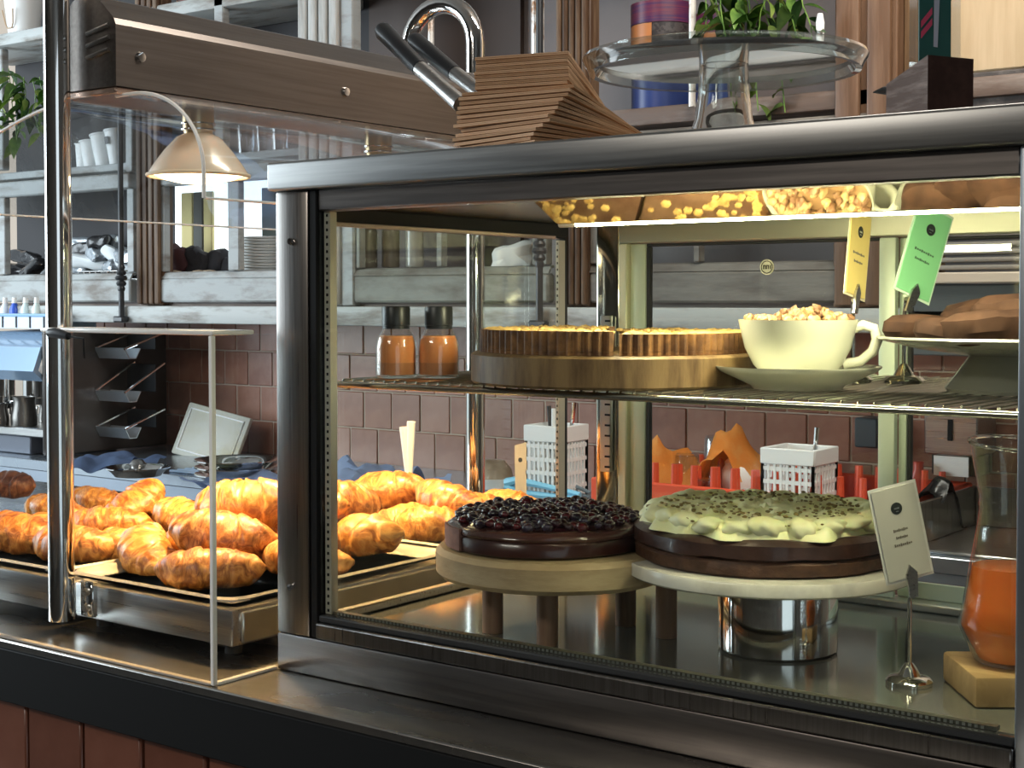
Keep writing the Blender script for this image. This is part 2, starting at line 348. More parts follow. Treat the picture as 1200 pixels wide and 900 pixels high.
for k, (px, z, rz, kind, ry) in enumerate(spots):
    Yp = YC+.13+.05*((k*7) % 3)
    me = packet(k*3.1, packm[names[kind]], .045 if k < 11 else .09, .025, .025)
    o = link('packet', me); o.location = (XO(px, Yp), Yp, z+ (0 if ry == 0 else .005)); o.rotation_euler = (rnd.uniform(-.3,.3), ry*.5, rz)
    tag(o, '%s crumpled packet %s' % (kind, where[k]), 'packet', 'packets heaped behind the cabinet glass')
wb = thing('wire_basket', 'low wire basket holding the heap of packets in the left cabinet bay', 'basket', (XO(118, YC+.1), YC+.18, 1.497))
bx0, bx1 = XO(92, YC+.08), XO(147, YC+.08)
for z in (1.5, 1.528): obj('rim', tube([(bx0, YC+.08, z), (bx1, YC+.08, z), (bx1, YC+.30, z), (bx0, YC+.30, z), (bx0, YC+.08, z)], .0025, 6), M['chrome'], wb)
for k in range(9):
    x = bx0+(bx1-bx0)*k/8; obj('wire', tube([(x, YC+.08, 1.50), (x, YC+.08, 1.528)], .0016, 5), M['chrome'], wb)
# dark bundles in the middle bay
for k, (px, z, sx, sz, ry, lb) in enumerate([(203,1.513,.06,.05,.3,'dark maroon cloth bundle slumped at the left of the middle bay'),(222,1.513,.07,.045,.35,'large black cloth bundle in front of the yellow curtain'),(243,1.513,.055,.04,-.2,'black bag with a raised point in the middle bay'),(257,1.513,.04,.03,0,'small black bag beside the mullion')]):
    o = link('cloth_bundle', packet(20+k, packm[3] if k != 0 else mat('maroon_cloth', (.06,.02,.022), .8), sx, .03, sz)); o.location = (XO(px, YC+.14), YC+.14+.02*k, z); o.rotation_euler = (0, ry, 0)
    tag(o, lb, 'bag')
for k, px in enumerate((206, 233, 246)):
    o = obj('bread_roll', noisy(lathe([(0,0),(.018,.001),(.024,.01),(.02,.02),(0,.024)], 14, (XO(px, YC+.07), YC+.07, 1.503)), .003, 60), mat('biscuit_%d' % k, (.35,.26,.17), .7))
    tag(o, ['round brown roll at the foot of the maroon bundle','pale roll in front of the black bundle','tan roll nearest the mullion'][k], 'bread', 'rolls behind the middle cabinet glass')
# plate stack
pm = mat('white_china', (.74,.74,.72), .25, 0, coat=.3)
pc = at(322, 315, Y=YC+.17); pl0 = None
pr = mesh_of('plate', lathe([(0,0),(.07,0),(.075,.003),(.122,.012),(.124,.014),(.121,.0155),(.074,.007),(0,.006)], 40), pm)
for k in range(13):
    o = link('plate', pr); o.location = (pc.x+rnd.uniform(-.002,.002), pc.y+rnd.uniform(-.002,.002), 1.499+k*.0095)
    tag(o, 'white china plate, %s of the stack behind the cabinet glass' % ('lowest','second from the foot','third from the foot','fourth from the foot','fifth from the foot','sixth from the foot','middle one','sixth from the top','fifth from the top','fourth from the top','third from the top','second from the top','topmost')[k], 'plate', 'white plates stacked behind the cabinet glass')
# white sack and dark jars in the bays seen through the case
o = link('white_sack', packet(51, mat('white_cotton', (.70,.69,.64), .8, 0, bump=.5), .068, .04, .042)); o.location = (XO(608, YC+.10), YC+.10, 1.501); o.rotation_euler = (0, -.15, .2); tag(o, 'bulging white cotton sack behind the cabinet glass above the tart', 'sack')
for k, (px, lb) in enumerate(((432, 'dark ribbed jar at the left of the cabinet bay above the juice bottles'), (458, 'second dark ribbed jar in the cabinet bay above the juice bottles'), (486, 'pale ribbed jar beside the mullion above the juice bottles'))):
    cq = at(px, 300, Y=YC+.12); t = thing('ribbed_jar', lb, 'jar', (cq.x, cq.y, 1.5205), 'jars behind the cabinet glass above the juice'); mq = mat('jar_glass_%d' % k, ((.10,.085,.06), (.12,.10,.07), (.36,.35,.30))[k], .25, 0, coat=.4)
    obj('jar_body', lathe([(0,0)]+[(.026+.0016*(i % 2), .004+.008*i) for i in range(15)]+[(.022,.122),(0,.122)], 24, (cq.x, cq.y, 1.5205)), mq, t)
    obj('jar_lid', lathe([(0,0),(.024,0),(.024,.014),(0,.014)], 24, (cq.x, cq.y, 1.6428)), M['steel'], t)
# cups on the shelf
cupm = mat('paper_cup_white', (.80,.82,.82), .5)
def cup_me(r, h): return mesh_of('paper_cup', lathe([(0,0),(r*.72,0),(r*.98,h*.95),(r*1.08,h*.95),(r*1.08,h),(r*.95,h),(r*.70,.004),(0,.004)], 24), cupm)
for k, (px, h, ry, lb) in enumerate([(100,.085,.1,'short white paper cup at the left of the row, in the shade'),(109,.095,-.12,'white paper cup tilted, second of the shelf row'),(123,.115,-.16,'tall white paper cup leaning, third of the shelf row'),(139,.125,-.12,'tallest white paper cup with a dark mark, by the pale stile')]):
    Yp = YC+.10; o = link('paper_cup', cup_me(.036, h)); o.location = (XO(px, Yp), Yp, SH1+.027); o.rotation_euler = (0, ry, 0); tag(o, lb, 'cup', 'paper cups on the cabinet shelf')
    if k == 3:
        mk = link('printed_mark', mesh_of('printed_mark', B(-.009,.009,-.0395,-.0375,.072,.098), M['blackp']), o)
for k, px in enumerate((290, 311, 330)):
    Yp = YC+.10; o = obj('glass_tumbler', lathe([(0,0),(.030,0),(.036,.09),(.033,.09),(.028,.006),(0,.006)], 24, (XO(px, Yp), Yp, SH1+.026)), M['tumbler'])
    tag(o, ['clear tumbler on the shelf just right of the heat lamp','clear tumbler in the middle of the shelf trio','clear tumbler nearest the display case corner'][k], 'glass', 'tumblers on the cabinet shelf')
# top shelf: pot and jar
P0 = at(28, 40, Y=YC+.1); s = scale_at(28, YC+.1)
o = thing('white_pot', 'white pot with a printed cup outline on the top left shelf', 'pot', (P0.x, P0.y, SH2+.046))
obj('bowl', lathe([(0,0),(17*s,0),(23*s,55*s),(21*s,55*s),(15*s,.005),(0,.005)], 32, (P0.x, P0.y, SH2+.046)), M['white'], o)
obj('printed_cup', tube([(P0.x-10*s, P0.y-21.6*s, SH2+.046+30*s), (P0.x-7*s, P0.y-19.4*s, SH2+.046+14*s), (P0.x-4*s, P0.y-18.9*s, SH2+.046+9*s), (P0.x+4*s, P0.y-18.9*s, SH2+.046+9*s), (P0.x+7*s, P0.y-19.4*s, SH2+.046+14*s), (P0.x+10*s, P0.y-21.6*s, SH2+.046+30*s)], .0025, 6), mat('tan_print', (.45,.30,.18), .6), o)
P0 = at(222, 12, Y=YC+.1); s = scale_at(222, YC+.1)
o = obj('storage_jar', lathe([(0,0),(15*s,0),(16*s,.1),(13*s,.12),(13*s,.13),(0,.13)], 24, (P0.x, P0.y, SH2+.046)), mat('milky_jar', (.45,.38,.37), .3, 0, c2=(.30,.12,.12), nsc=30)); tag(o, 'mottled jar on the top shelf above the steel hood', 'jar')
for k, (a, b, c, lb) in enumerate([(296, 306, (.45,.6,.68), 'pale blue box on the top shelf beside the pale planks'), (310, 326, (.62,.66,.66), 'off white box on the top shelf beside the pale planks'), (328, 345, (.30,.42,.48), 'slate blue box on the top shelf nearest the planks')]):
    o = obj('carton', B(XO(a, YC+.06), XO(b, YC+.06), YC+.06, YC+.14, SH2+.046, SH2+.16, .002, 1), mat('carton_%d' % k, c, .6)); tag(o, lb, 'box', 'cartons on the top shelf')
# tins in right upper bay
def tin(px, Y, z0, rp, bands, lb, name='tea_tin'):
    c = at(px, 100, Y=Y); s = scale_at(px, Y); r = rp*s
    t = thing(name, lb, 'tin', (c.x, c.y, z0)); z = z0
    for nm, h, rr, m in bands:
        obj(nm, lathe([(0,0),(r*rr,0),(r*rr,h),(0,h)], 40, (c.x, c.y, z)), m, t); z += h
    return t, c, r
blu = mat('tin_blue', (.03,.055,.20), .35); pur = mat('tin_purple_lid', (.06,.02,.085), .35, 0, c2=(.16,.03,.06), nsc=6, stretch=(1,1,30)); drk = mat('tin_dark_print', (.022,.018,.02), .4, 0, c2=(.06,.05,.05), nsc=60, lo=.5, hi=.55); org = mat('tin_orange_label', (.50,.19,.06), .4)
t, c, r = tin(776, YC+.14, SH1+.0451, 36, [('base_band', .085, 1, blu), ('body', .14, 1, drk), ('lid', .055, 1.03, pur)], 'tall purple and blue tea tin with an orange label behind the glass cake stand')
lab = new()
for k in range(9):
    a = radians(-142+k*7.0); b = radians(-142+(k+1)*7.0); rr = r*1.012
    f = [lab.verts.new((c.x+rr*cos(q), c.y+rr*sin(q), z)) for q, z in ((a, SH1+.135), (b, SH1+.135), (b, SH1+.268), (a, SH1+.268))]; lab.faces.new(f)
bmesh.ops.remove_doubles(lab, verts=lab.verts[:], dist=1e-5); bmesh.ops.solidify(lab, geom=lab.faces[:], thickness=-.001)
obj('label', lab, org, t, label='orange paper label')
tin(838, YC+.22, SH1+.0451, 30, [('base_band', .10, 1, blu), ('body', .10, 1, org), ('lid', .05, 1.03, pur)], 'second tea tin half hidden behind the white pole')

# trailing plants
leafm = [mat('leaf_%s' % n, c, .4, 0, c2=c2, nsc=20, coat=.2) for n, c, c2 in (('mid', (.07,.16,.03), (.16,.28,.05)), ('dark', (.025,.07,.02), (.05,.12,.03)), ('lime', (.22,.34,.06), (.35,.42,.12)))]
def leaf_me(m, L=.056, Wd=.0125):
    bm = new(); n = 6; L3 = []
    for i in range(n+1):
        t = i/n; w = Wd*sin(pi*min(1, t**.75))*(1 if t < .95 else .3); z = -.35*L*t*t
        L3.append([bm.verts.new((L*t, y, z-abs(y)*-.35)) for y in (-w, 0, w)])
    for a, b in zip(L3, L3[1:]):
        bm.faces.new((a[0], a[1], b[1], b[0])); bm.faces.new((a[1], a[2], b[2], b[1]))
    bmesh.ops.solidify(bm, geom=bm.faces[:], thickness=.0006)
    return mesh_of('leaf', bm, m)
leaves = [leaf_me(leafm[0]), leaf_me(leafm[1]), leaf_me(leafm[2]), leaf_me(leafm[0], .075, .016)]
def vine(t, pts, nl, sc=1.0):
    pts = [Vector(p) for p in pts]; obj('stem', tube(pts, .0016, 6), leafm[0], t); off = Vector(ORG[t.name])
    for k in range(nl):
        u = (k+.5)/nl*(len(pts)-1); i = int(u); p = pts[i].lerp(pts[i+1], u-i)
        o = link('leaf', leaves[rnd.randrange(4)], t); o.location = p-off
        o.rotation_euler = (rnd.uniform(-.7,.7), rnd.uniform(-.1,.9), rnd.uniform(0, 2*pi)); o.scale = (sc*rnd.uniform(.7,1.25),)*3
def vines(t, starts, Y, sc=1.0, n=9):
    for (px, py0, py1, dx) in starts:
        Y2 = Y+rnd.uniform(-.03,.03); pts = [at(px+dx*q+2*sin(q*7+px), py0+(py1-py0)*q, Y=Y2) for q in (0,.2,.4,.6,.8,1)]
        vine(t, pts, n, sc)
t = thing('trailing_ivy', 'green trailing plant with pointed leaves hanging behind the glass cake stand', 'plant', tuple(at(890, -20, Y=YC+.12)))
pp = at(890, -20, Y=YC+.12)
obj('pot', lathe([(0,0),(.07,0),(.09,.12),(.085,.12),(.06,.01),(0,.01)], 24, tuple(pp)), mat('grey_green_pot', (.12,.13,.10), .6), t)
vines(t, [(828,-10,60,-4),(845,-10,75,6),(862,-10,50,10),(878,-10,130,12),(895,-10,60,10),(912,-10,132,6),(925,-10,70,12),(868,-5,45,-12),(900,-10,40,-14),(940,-5,55,14),(838,-12,45,10),(915,0,40,20)], YC-.04, 1.0, 8)
obj('water_vial', lathe([(0,0),(.008,0),(.010,.05),(.006,.07),(0,.07)], 12, tuple(at(961, 52, Y=YC-.05))), M['white'], t)
t = thing('hanging_fern', 'bushy green plant hanging at the far left behind the curved guard', 'plant', tuple(at(30, 70, Y=YC+.1)))
vines(t, [(2,80,150,-6),(14,85,165,4),(26,95,150,12),(38,95,160,8),(48,90,140,6),(8,80,120,14),(30,90,175,-10),(54,95,130,2)], YC-.04, 1.15, 9)

# ---------------------------------------------------------------- on the back counter
def steel_lid(px, D, z, rp, lb, knob=True, name='round_cover'):
    c = at(px, 352, D=D); s = D/FPX; r = rp*s
    t = thing(name, lb, 'cover' if knob else 'tray', (c.x, c.y, z))
    obj('dish', lathe([(0,.004),(r*.7,.004),(r*.86,.02),(r,.028),(r*1.0,.031),(r*.84,.024),(r*.7,.009),(0,.009)], 40, (c.x, c.y, z)), M['chrome'], t)
    if knob: obj('knob', lathe([(0,0),(.009,0),(.009,.012),(.022,.018),(.026,.03),(.015,.042),(0,.045)], 20, (c.x, c.y, z+.0093)), M['steel'], t)
    return t
D0 = 4.25
steel_lid(160, 4.3, .901, 38, 'round steel pan lid with a domed knob on the back counter')
for k in range(3): steel_lid(276, 4.15, .901+k*.020, 49, ['lowest round steel tray of the stack in front of the cutting board','middle round steel tray of the stack by the cutting board','top round steel tray of the stack by the cutting board'][k], False, 'round_tray')
# leaning cutting board
a = at(207, 538, Y=3.30); b = at(300, 528, Y=3.40)
bm = B(0, .27, -.009, .009, 0, .185, .006, 2)
o = thing('cutting_board', 'off white plastic cutting board with a juice groove leaning on the tiles', 'cutting board', (a.x, a.y, .901)); ORG[o.name] = (0,0,0)
obj('board', bm, mat('offwhite_board', (.50,.49,.42), .5, 0, c2=(.42,.36,.20), nsc=7, lo=.5, hi=.8), o)
obj('groove_rim', tube([(.02,-.010,.02),(.25,-.010,.02),(.25,-.010,.165),(.02,-.010,.165),(.02,-.010,.02)], .003, 8), M['white'], o)
o.rotation_euler = (radians(-20), radians(10), radians(8)); ORG[o.name] = (a.x, a.y, .9); o.location = (a.x, a.y-.02, .905)
# bent metal trays on dark panel
Ym = 2.98; mx0, mx1 = XO(-30, Ym), XO(56, Ym)
pn = thing('pocket_rack', 'three tilted bright steel pockets fixed to the dark side of the coffee machine', 'rack', (mx1+.1, 3.2, .95))
for k, (py0, py1) in enumerate(((394, 420), (430, 470), (484, 512))):
    xa, xb = mx1+.0215, XO(148, 3.16); zt, zb = ZO(120, py0, 3.16), ZO(120, py1, 3.16)
    pk = obj('pocket', extrude_path([(xa, 3.22, zb+.034), (xa, 3.20, zb), (xa, 3.17, zb), (xa, 3.15, zb+.036)], (xb-xa, 0, 0), .003), mat('bright_pocket_steel_%d' % k, (.62,.68,.74), .28, .85), pn)
    for xx in (xa+.002, xb): obj('side_bar', tube([(xx, 3.15, zb+.034), (xx+.025, 3.30, zt+.012)], .0045, 6), M['chrome'], pk)
    obj('inner_plate', B(xa+.004, xb-.004, 3.285, 3.29, zb+.03, zt+.008, .001, 1), M['blackp'], pk)
# blue cloths
def cloth(px, D, z, wx, wy, amp, m, lb, seed, rz=0, name='cloth'):
    c = at(px, 352, D=D); bm = new(); n = 26
    V = [[bm.verts.new(((i/n-.5)*wx, (j/n-.5)*wy, 0)) for i in range(n+1)] for j in range(n+1)]
    for j in range(n):
        for i in range(n): bm.faces.new((V[j][i], V[j][i+1], V[j+1][i+1], V[j+1][i]))
    for v in bm.verts:
        q = v.co*9+Vector((seed, 0, 0)); v.co.z = max(.002, amp*(.55+1.3*noise.noise(q)+.4*noise.noise(q*2.7)))
    bmesh.ops.solidify(bm, geom=bm.faces[:], thickness=.0018)
    xf(bm, TR((c.x, c.y, z), rz=rz)); return tag(obj(name, bm, m), lb, 'cloth')
bl = mat('dusty_blue_cloth', (.13,.19,.33), .85, 0, bump=.3, bsc=200)
lb_ = mat('pale_blue_sheet', (.36,.46,.68), .6, 0, bump=.15, bsc=80)
cloth(130, 4.5, .902, .22, .30, .038, bl, 'crumpled dusty blue cloth beside the pan lid', 3, .4)
cloth(330, 3.95, .902, .55, .26, .035, lb_, 'pale blue sheet spread on the back counter in front of the round trays', 8)
cloth(435, 3.75, .902, .34, .24, .085, lb_, 'pale blue sheet with a raised peak seen through the case left pane', 15)
dr = thing('drainer', 'ribbed draining mat on the edge of the back counter', 'mat', (XO(245, 2.97), 2.97, .901))
for k in range(5): obj('rib', B(XO(204, 2.96), XO(290, 2.96), 2.935+k*.03, 2.95+k*.03, .901, .908, .002, 1), mat('blue_rib_%d' % k, (.38,.50,.66), .35, .3), dr)
# coffee machine
cm = thing('coffee_machine', 'espresso machine with a pale blue shiny hood at the far left', 'coffee machine', ((mx0+mx1)/2, Ym+.2, .901))
shn = mat('pale_blue_enamel', (.34,.48,.66), .18, .35, coat=.5)
obj('drip_tray', B(mx0, mx1, Ym-.02, Ym+.40, .965, .995, .004, 1), M['steel'], cm)
obj('base', B(mx0+.02, XO(34, Ym), Ym, Ym+.36, .901, .964, .004, 1), mat('slate_base', (.13,.14,.17), .4, .3), cm)
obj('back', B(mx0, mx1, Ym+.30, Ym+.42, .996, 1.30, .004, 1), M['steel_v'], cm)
obj('hood', extrude_path([(mx0, Ym+.42, 1.17), (mx0, Ym-.02, 1.155), (mx0, Ym-.06, 1.19), (mx0, Ym-.03, 1.27), (mx0, Ym+.05, 1.315), (mx0, Ym+.42, 1.325)], (mx1-mx0, 0, 0), .02), shn, cm)
obj('end_cheek', B(mx1+.001, mx1+.02, Ym-.03, Ym+.49, .905, 1.325, .01, 2), mat('dark_machine_side', (.085,.075,.07), .32, .5, c2=(.11,.10,.095), nsc=5), cm, label='dark side panel')
for k, px in enumerate((5, 38)):
    x = XO(px, Ym+.12); g = obj('group_head', cyl(x, Ym+.12, 1.085, 1.154, .035), M['chrome'], cm)
    obj('portafilter', cyl(x, Ym+.12, 1.06, 1.084, .038), M['chrome'], g)
    obj('handle', tube([(x, Ym+.10, 1.07), (x, Ym-.06, 1.055)], [.009, .014]), M['blackp'], g)
def jug(px, D, z, rp, hp, lb):
    c = at(px, 352, D=D); s = D/FPX; r = rp*s; h = hp*s
    t = thing('milk_jug', lb, 'jug', (c.x, c.y, z))
    obj('body', lathe([(0,0),(r,0),(r*1.03,h*.3),(r*.82,h*.8),(r*.88,h),(r*.82,h),(r*.78,h*.8),(r*.96,h*.3),(r*.9,.004),(0,.004)], 32, (c.x, c.y, z)), M['steel_v'], t)
    obj('handle', tube([(c.x-r*.8, c.y-.0, z+h*.85), (c.x-r*1.4, c.y-.01, z+h*.8), (c.x-r*1.5, c.y-.01, z+h*.4), (c.x-r*.95, c.y, z+h*.25)], .004, 8), M['chrome'], t)
jug(27, 4.98, .996, 15, 34, 'steel milk jug in front of the coffee machine, left of the post')
jug(-3, 4.98, .996, 12, 26, 'steel milk jug cut by the left edge of the picture')
jug(52, 5.12, .996, 8, 22, 'small steel jug tight against the bright post')
# bins above machine
Yb = 3.02; x0, x1 = XO(-20, Yb), XO(60, Yb)
bn = thing('blue_bin', 'open blue rimmed plastic bin on top of the coffee machine', 'bin', ((x0+x1)/2, Yb+.1, 1.327))
obj('wall_front', B(x0, x1, Yb, Yb+.004, 1.33, 1.372), mat('bin_white', (.55,.62,.70), .4), bn)
obj('wall_back', B(x0, x1, Yb+.18, Yb+.184, 1.33, 1.372), mat('bin_white_rear', (.55,.62,.70), .4), bn)
obj('rim', tube([(x0, Yb, 1.375), (x1, Yb, 1.375), (x1, Yb+.18, 1.375), (x0, Yb+.18, 1.375), (x0, Yb, 1.375)], .006, 8), mat('bin_rim_blue', (.25,.42,.62), .35), bn)
obj('floor', B(x0+.001, x1-.001, Yb+.005, Yb+.179, 1.328, 1.334), M['white'], bn)
for k in range(5): obj('divider', B(x0+(x1-x0)*(k+.5)/5-.002, x0+(x1-x0)*(k+.5)/5+.002, Yb-.004, Yb-.001, 1.332, 1.37), M['blackp'], bn)
for k, (px, c, lb) in enumerate([(6,(.70,.78,.80),'white squeeze bottle at the left end of the bin'),(17,(.03,.10,.55),'cobalt blue capped bottle in the bin'),(30,(.62,.75,.78),'pale bottle in the middle of the bin'),(43,(.70,.82,.80),'mint white bottle nearest the bright post')]):
    c0 = at(px, 352, Y=Yb+.08); t = thing('syrup_bottle', lb, 'bottle', (c0.x, c0.y, 1.3345), 'bottles in the blue bin'); bmx = mat('bottle_plastic_%d' % k, c, .35)
    obj('body', lathe([(0,0),(.017,0),(.018,.06),(.008,.082),(0,.082)], 20, (c0.x, c0.y, 1.3345)), bmx, t)
    obj('cap', lathe([(0,0),(.010,0),(.008,.02),(0,.02)], 16, (c0.x, c0.y, 1.4166)), M['white'], t)

# white perforated cutlery baskets
def pbasket(px, D, z, wpx, hpx, lb, items, rz=YAW*0):
    c = at(px, 352, D=D); s = D/FPX; w = wpx*s/2*.78; h = hpx*s
    t = thing('cutlery_basket', lb, 'basket', (c.x, c.y, z)); wm = M['white']
    def side(ax, sg):
        for r in range(5):
            zz = z+h*(.06+.165*r); 
            bmx = B(c.x-w if ax else c.x+sg*w-.002, c.x+w if ax else c.x+sg*w+.002, c.y+sg*w-.002 if ax else c.y-w, c.y+sg*w+.002 if ax else c.y+w, zz, zz+h*.05)
            obj('slat', bmx, wm, t, False)
        n = 8
        for k in range(n+1):
            u = -w+2*w*k/n
            obj('bar', B(c.x+u-.0028 if ax else c.x+sg*w-.0028, c.x+u+.0028 if ax else c.x+sg*w+.0028, c.y+sg*w-.0028 if ax else c.y+u-.0028, c.y+sg*w+.0028 if ax else c.y+u+.0028, z, z+h*.80), wm, t, False)
        obj('band', B(c.x-w-.004 if ax else c.x+sg*w-.005, c.x+w+.004 if ax else c.x+sg*w+.005, c.y+sg*w-.005 if ax else c.y-w+.001, c.y+sg*w+.005 if ax else c.y+w-.001, z+h*.80, z+h, .002, 1), wm, t)
    for ax in (True, False):
        for sg in (-1, 1): side(ax, sg)
    obj('bottom', B(c.x-w+.003, c.x+w-.003, c.y-w+.003, c.y+w-.003, z, z+.003), wm, t)
    for k, (dx, dy, tx, ty, L, m, nm, il) in enumerate(items):
        o = obj(nm, tube([(c.x+dx*w, c.y+dy*w, z+.006), (c.x+(dx+tx)*w, c.y+(dy+ty)*w, z+h*L)], [.003, .006], 8), m); tag(o, il, 'cutlery')
pbasket(652, 3.70, .905, 66, 94, 'white perforated cutlery basket on the back counter seen through the case', [
    (.1,0,.2,.1,1.28,M['chrome'],'metal_straw','thin metal straw standing upright in the white basket'),(-.2,.2,-.35,0,1.22,M['blackp'],'dark_straw','dark straw leaning left in the white basket'),(-.1,-.2,.1,0,1.2,M['white'],'plastic_spoon','white spoon handle standing in the basket left of the straws'),(.3,.2,.55,0,1.28,M['chrome'],'fork','fork leaning right in the white basket'),(.3,-.4,.5,-.2,1.1,M['white'],'plastic_knife','thick white handle leaning over the right rim of the basket')])
# red dish rack with glasses
rk = mat('orange_red_plastic', (.72,.09,.035), .4, 0, coat=.2)
rx0, ry0 = XO(700, 3.0), 2.97; rx1 = XO(1062, 3.0)
rt = thing('dish_rack', 'orange red plastic dish rack with pegs on the back counter', 'rack', ((rx0+rx1)/2, 3.2, .901))
for (a, b, c, d) in ((rx0, rx1, ry0, ry0+.012), (rx0, rx1, ry0+.45, ry0+.462), (rx0, rx0+.012, ry0+.013, ry0+.449), (rx1-.012, rx1, ry0+.013, ry0+.449)):
    obj('wall', B(a, b, c, d, .901, .992, .004, 1), rk, rt)
obj('floor', B(rx0+.013, rx1-.013, ry0+.013, ry0+.449, .903, .910), rk, rt)
for k in range(14):
    for j in range(4):
        x = rx0+.05+(rx1-rx0-.1)*k/13; y = ry0+.05+j*.115
        obj('peg', tube([(x, y, .9101), (x, y, 1.034 if j % 2 == 0 else 1.02)], [.011, .008], 8), rk, rt)
for k, (px, D, rp, hp, lb) in enumerate([(806,3.62,17,62,'upturned glass at the left of the red rack'),(842,3.66,19,80,'tallest upturned glass in the red rack'),(826,3.48,14,42,'small upturned glass at the front of the red rack'),(880,3.42,12,34,'low upturned glass beside the white bowl'),(920,3.38,16,34,'low clear glass in front of the second white basket')]):
    c = at(px, 352, D=D); s = D/FPX; r, h = rp*s, hp*s
    o = obj('drinking_glass', lathe([(r,0),(r*.82,h*.96),(r*.7,h),(0,h),(0,h-.006),(r*.68,h-.006),(r*.75,h*.94),(r*.94,0)], 28, (c.x, c.y, .912)), M['tumbler']); tag(o, lb, 'glass', 'glasses upturned in the red rack')
oc = cloth(812, 3.66, .915, .34, .22, .135, mat('orange_reflection_heap', (.95,.40,.07), .7, 0, c2=(.98,.58,.18), nsc=10, bump=.3), 'bright orange heap standing in for a reflection behind the glasses in the red rack', 44, .6)  # added orange heap, stands in for a reflection of the lamp-lit croissants
c = at(874, 352, D=3.60); s = 3.6/FPX
bm = lathe([(26*s,0),(25*s,.022),(16*s,.056),(9*s,.065),(8*s,.072),(0,.072),(0,.066),(14*s,.05),(22*s,.02),(24*s,0)], 36); xf(bm, TR((c.x, c.y, .972), ry=radians(-20), rx=radians(28)))
tag(obj('white_bowl', bm, M['white']), 'white bowl tipped on its rim in the red rack', 'bowl')
pbasket(938, 3.30, .912, 82, 93, 'second white slotted basket standing in the red rack', [(.3,.2,.3,0,1.25,M['chrome'],'knife','knife handle sticking out of the second white basket')])
# tongs, light blue, behind
def tongs(p0, p1, D, z, m, lb, wd=.008):
    a, b = at(p0[0], p0[1], D=D), at(p1[0], p1[1], D=D-.15); t = thing('serving_tongs', lb, 'tongs', tuple(a))
    for sg in (-1, 1):
        off = Vector((.0, 0, .010*sg)); mid = a.lerp(b, .5)+Vector((0,0,.012*sg))
        obj('arm', tube([a+off*.4, a.lerp(b,.15)+off*1.6, mid, b+off*.5], [wd*1.7, wd*1.3, wd, wd*.8], 8), m, t)
    return t
skyb = mat('sky_blue_plastic', (.22,.58,.80), .3, 0, coat=.3)
tongs((594, 568), (680, 582), 3.72, .95, skyb, 'sky blue plastic tongs lying behind the berry cake')
tongs((632, 560), (692, 580), 3.78, .95, mat('grey_blue_tong', (.18,.24,.28), .3), 'grey blue tongs lying above the sky blue pair', .006)
# wrapped loaf bowl behind the white price card
c = at(577, 352, D=4.05); s = 4.05/FPX
t = thing('covered_dish', 'shallow dish of bread under crumpled clear wrap on the back counter', 'dish', (c.x, c.y, .901))
obj('dish', lathe([(0,0),(20*s,0),(27*s,.03),(25*s,.03),(18*s,.006),(0,.006)], 32, (c.x, c.y, .901)), M['white'], t)
obj('bread', noisy(lathe([(0,0),(24*s,0),(22*s,.03),(14*s,.055),(0,.062)], 28, (c.x, c.y, .925)), .012, 25), mat('wrapped_bread', (.22,.16,.11), .3, 0, c2=(.35,.29,.22), nsc=15, coat=.6), t)
# right wall: paper dispenser, black box, sink, sack
x0, x1 = XO(1084, 3.36), XO(1147, 3.36)
t = thing('towel_dispenser', 'stainless paper towel dispenser with a slot on the tiled wall', 'dispenser', ((x0+x1)/2, 3.4, 1.10))
zt, zb = ZO(1115, 452, 3.36), ZO(1115, 534, 3.36)
obj('cover', B(x0, x1, 3.36, 3.495, zb, zt, .004, 1), M['steel'], t)
obj('slot', B((x0+x1)/2-.006, (x0+x1)/2+.006, 3.356, 3.3595, zb+.035, zb+.085, .001, 1), M['black'], t)
obj('mouth', B(x0+.008, x1-.008, 3.39, 3.48, zb-.05, zb-.001, .003, 1), M['blackp'], t)
obj('paper', B(x0+.02, x1-.025, 3.372, 3.376, zb-.05, zb-.003), M['white'], t)
o = obj('power_box', B(XO(1002, 3.42), XO(1029, 3.42), 3.42, 3.497, ZO(1015, 525, 3.42), ZO(1015, 490, 3.42), .004, 1), mat('slate_plastic', (.06,.08,.09), .4)); tag(o, 'small slate grey box fixed to the wall behind the door stile', 'box')
sk = thing('sink', 'stainless sink basin seen through the right hand case door', 'sink', (XO(1120, 3.1), 3.1, .90))
sx0, sx1 = XO(1085, 2.98), XO(1185, 3.0)
obj('rim', B(sx0-.03, sx1+.06, 2.93, 3.44, .9005, .908, .003, 1), M['steel'], sk)
obj('basin_wall', B(sx0, sx1, 3.30, 3.31, .909, 1.00, .003, 1), M['steel_v'], sk)
obj('basin_wall', B(sx0-.008, sx0, 2.96, 3.31, .909, 1.00, .003, 1), M['steel_v'], sk)
cl = cloth(1082, 3.25, .912, .16, .16, .09, mat('black_bin_liner', (.02,.02,.02), .25, 0, bump=.4), 'crumpled black bag beside the sink', 31, name='black_bag')
o = obj('detergent_bottle', lathe([(0,0),(.022,0),(.022,.09),(.012,.11),(.012,.13),(0,.13)], 24, tuple(at(1078, 352, Y=3.35))[:2]+(1.02,)), mat('red_bottle', (.45,.05,.03), .35)); o.location.z = .912; tag(o, 'red bottle standing left of the towel dispenser', 'bottle')
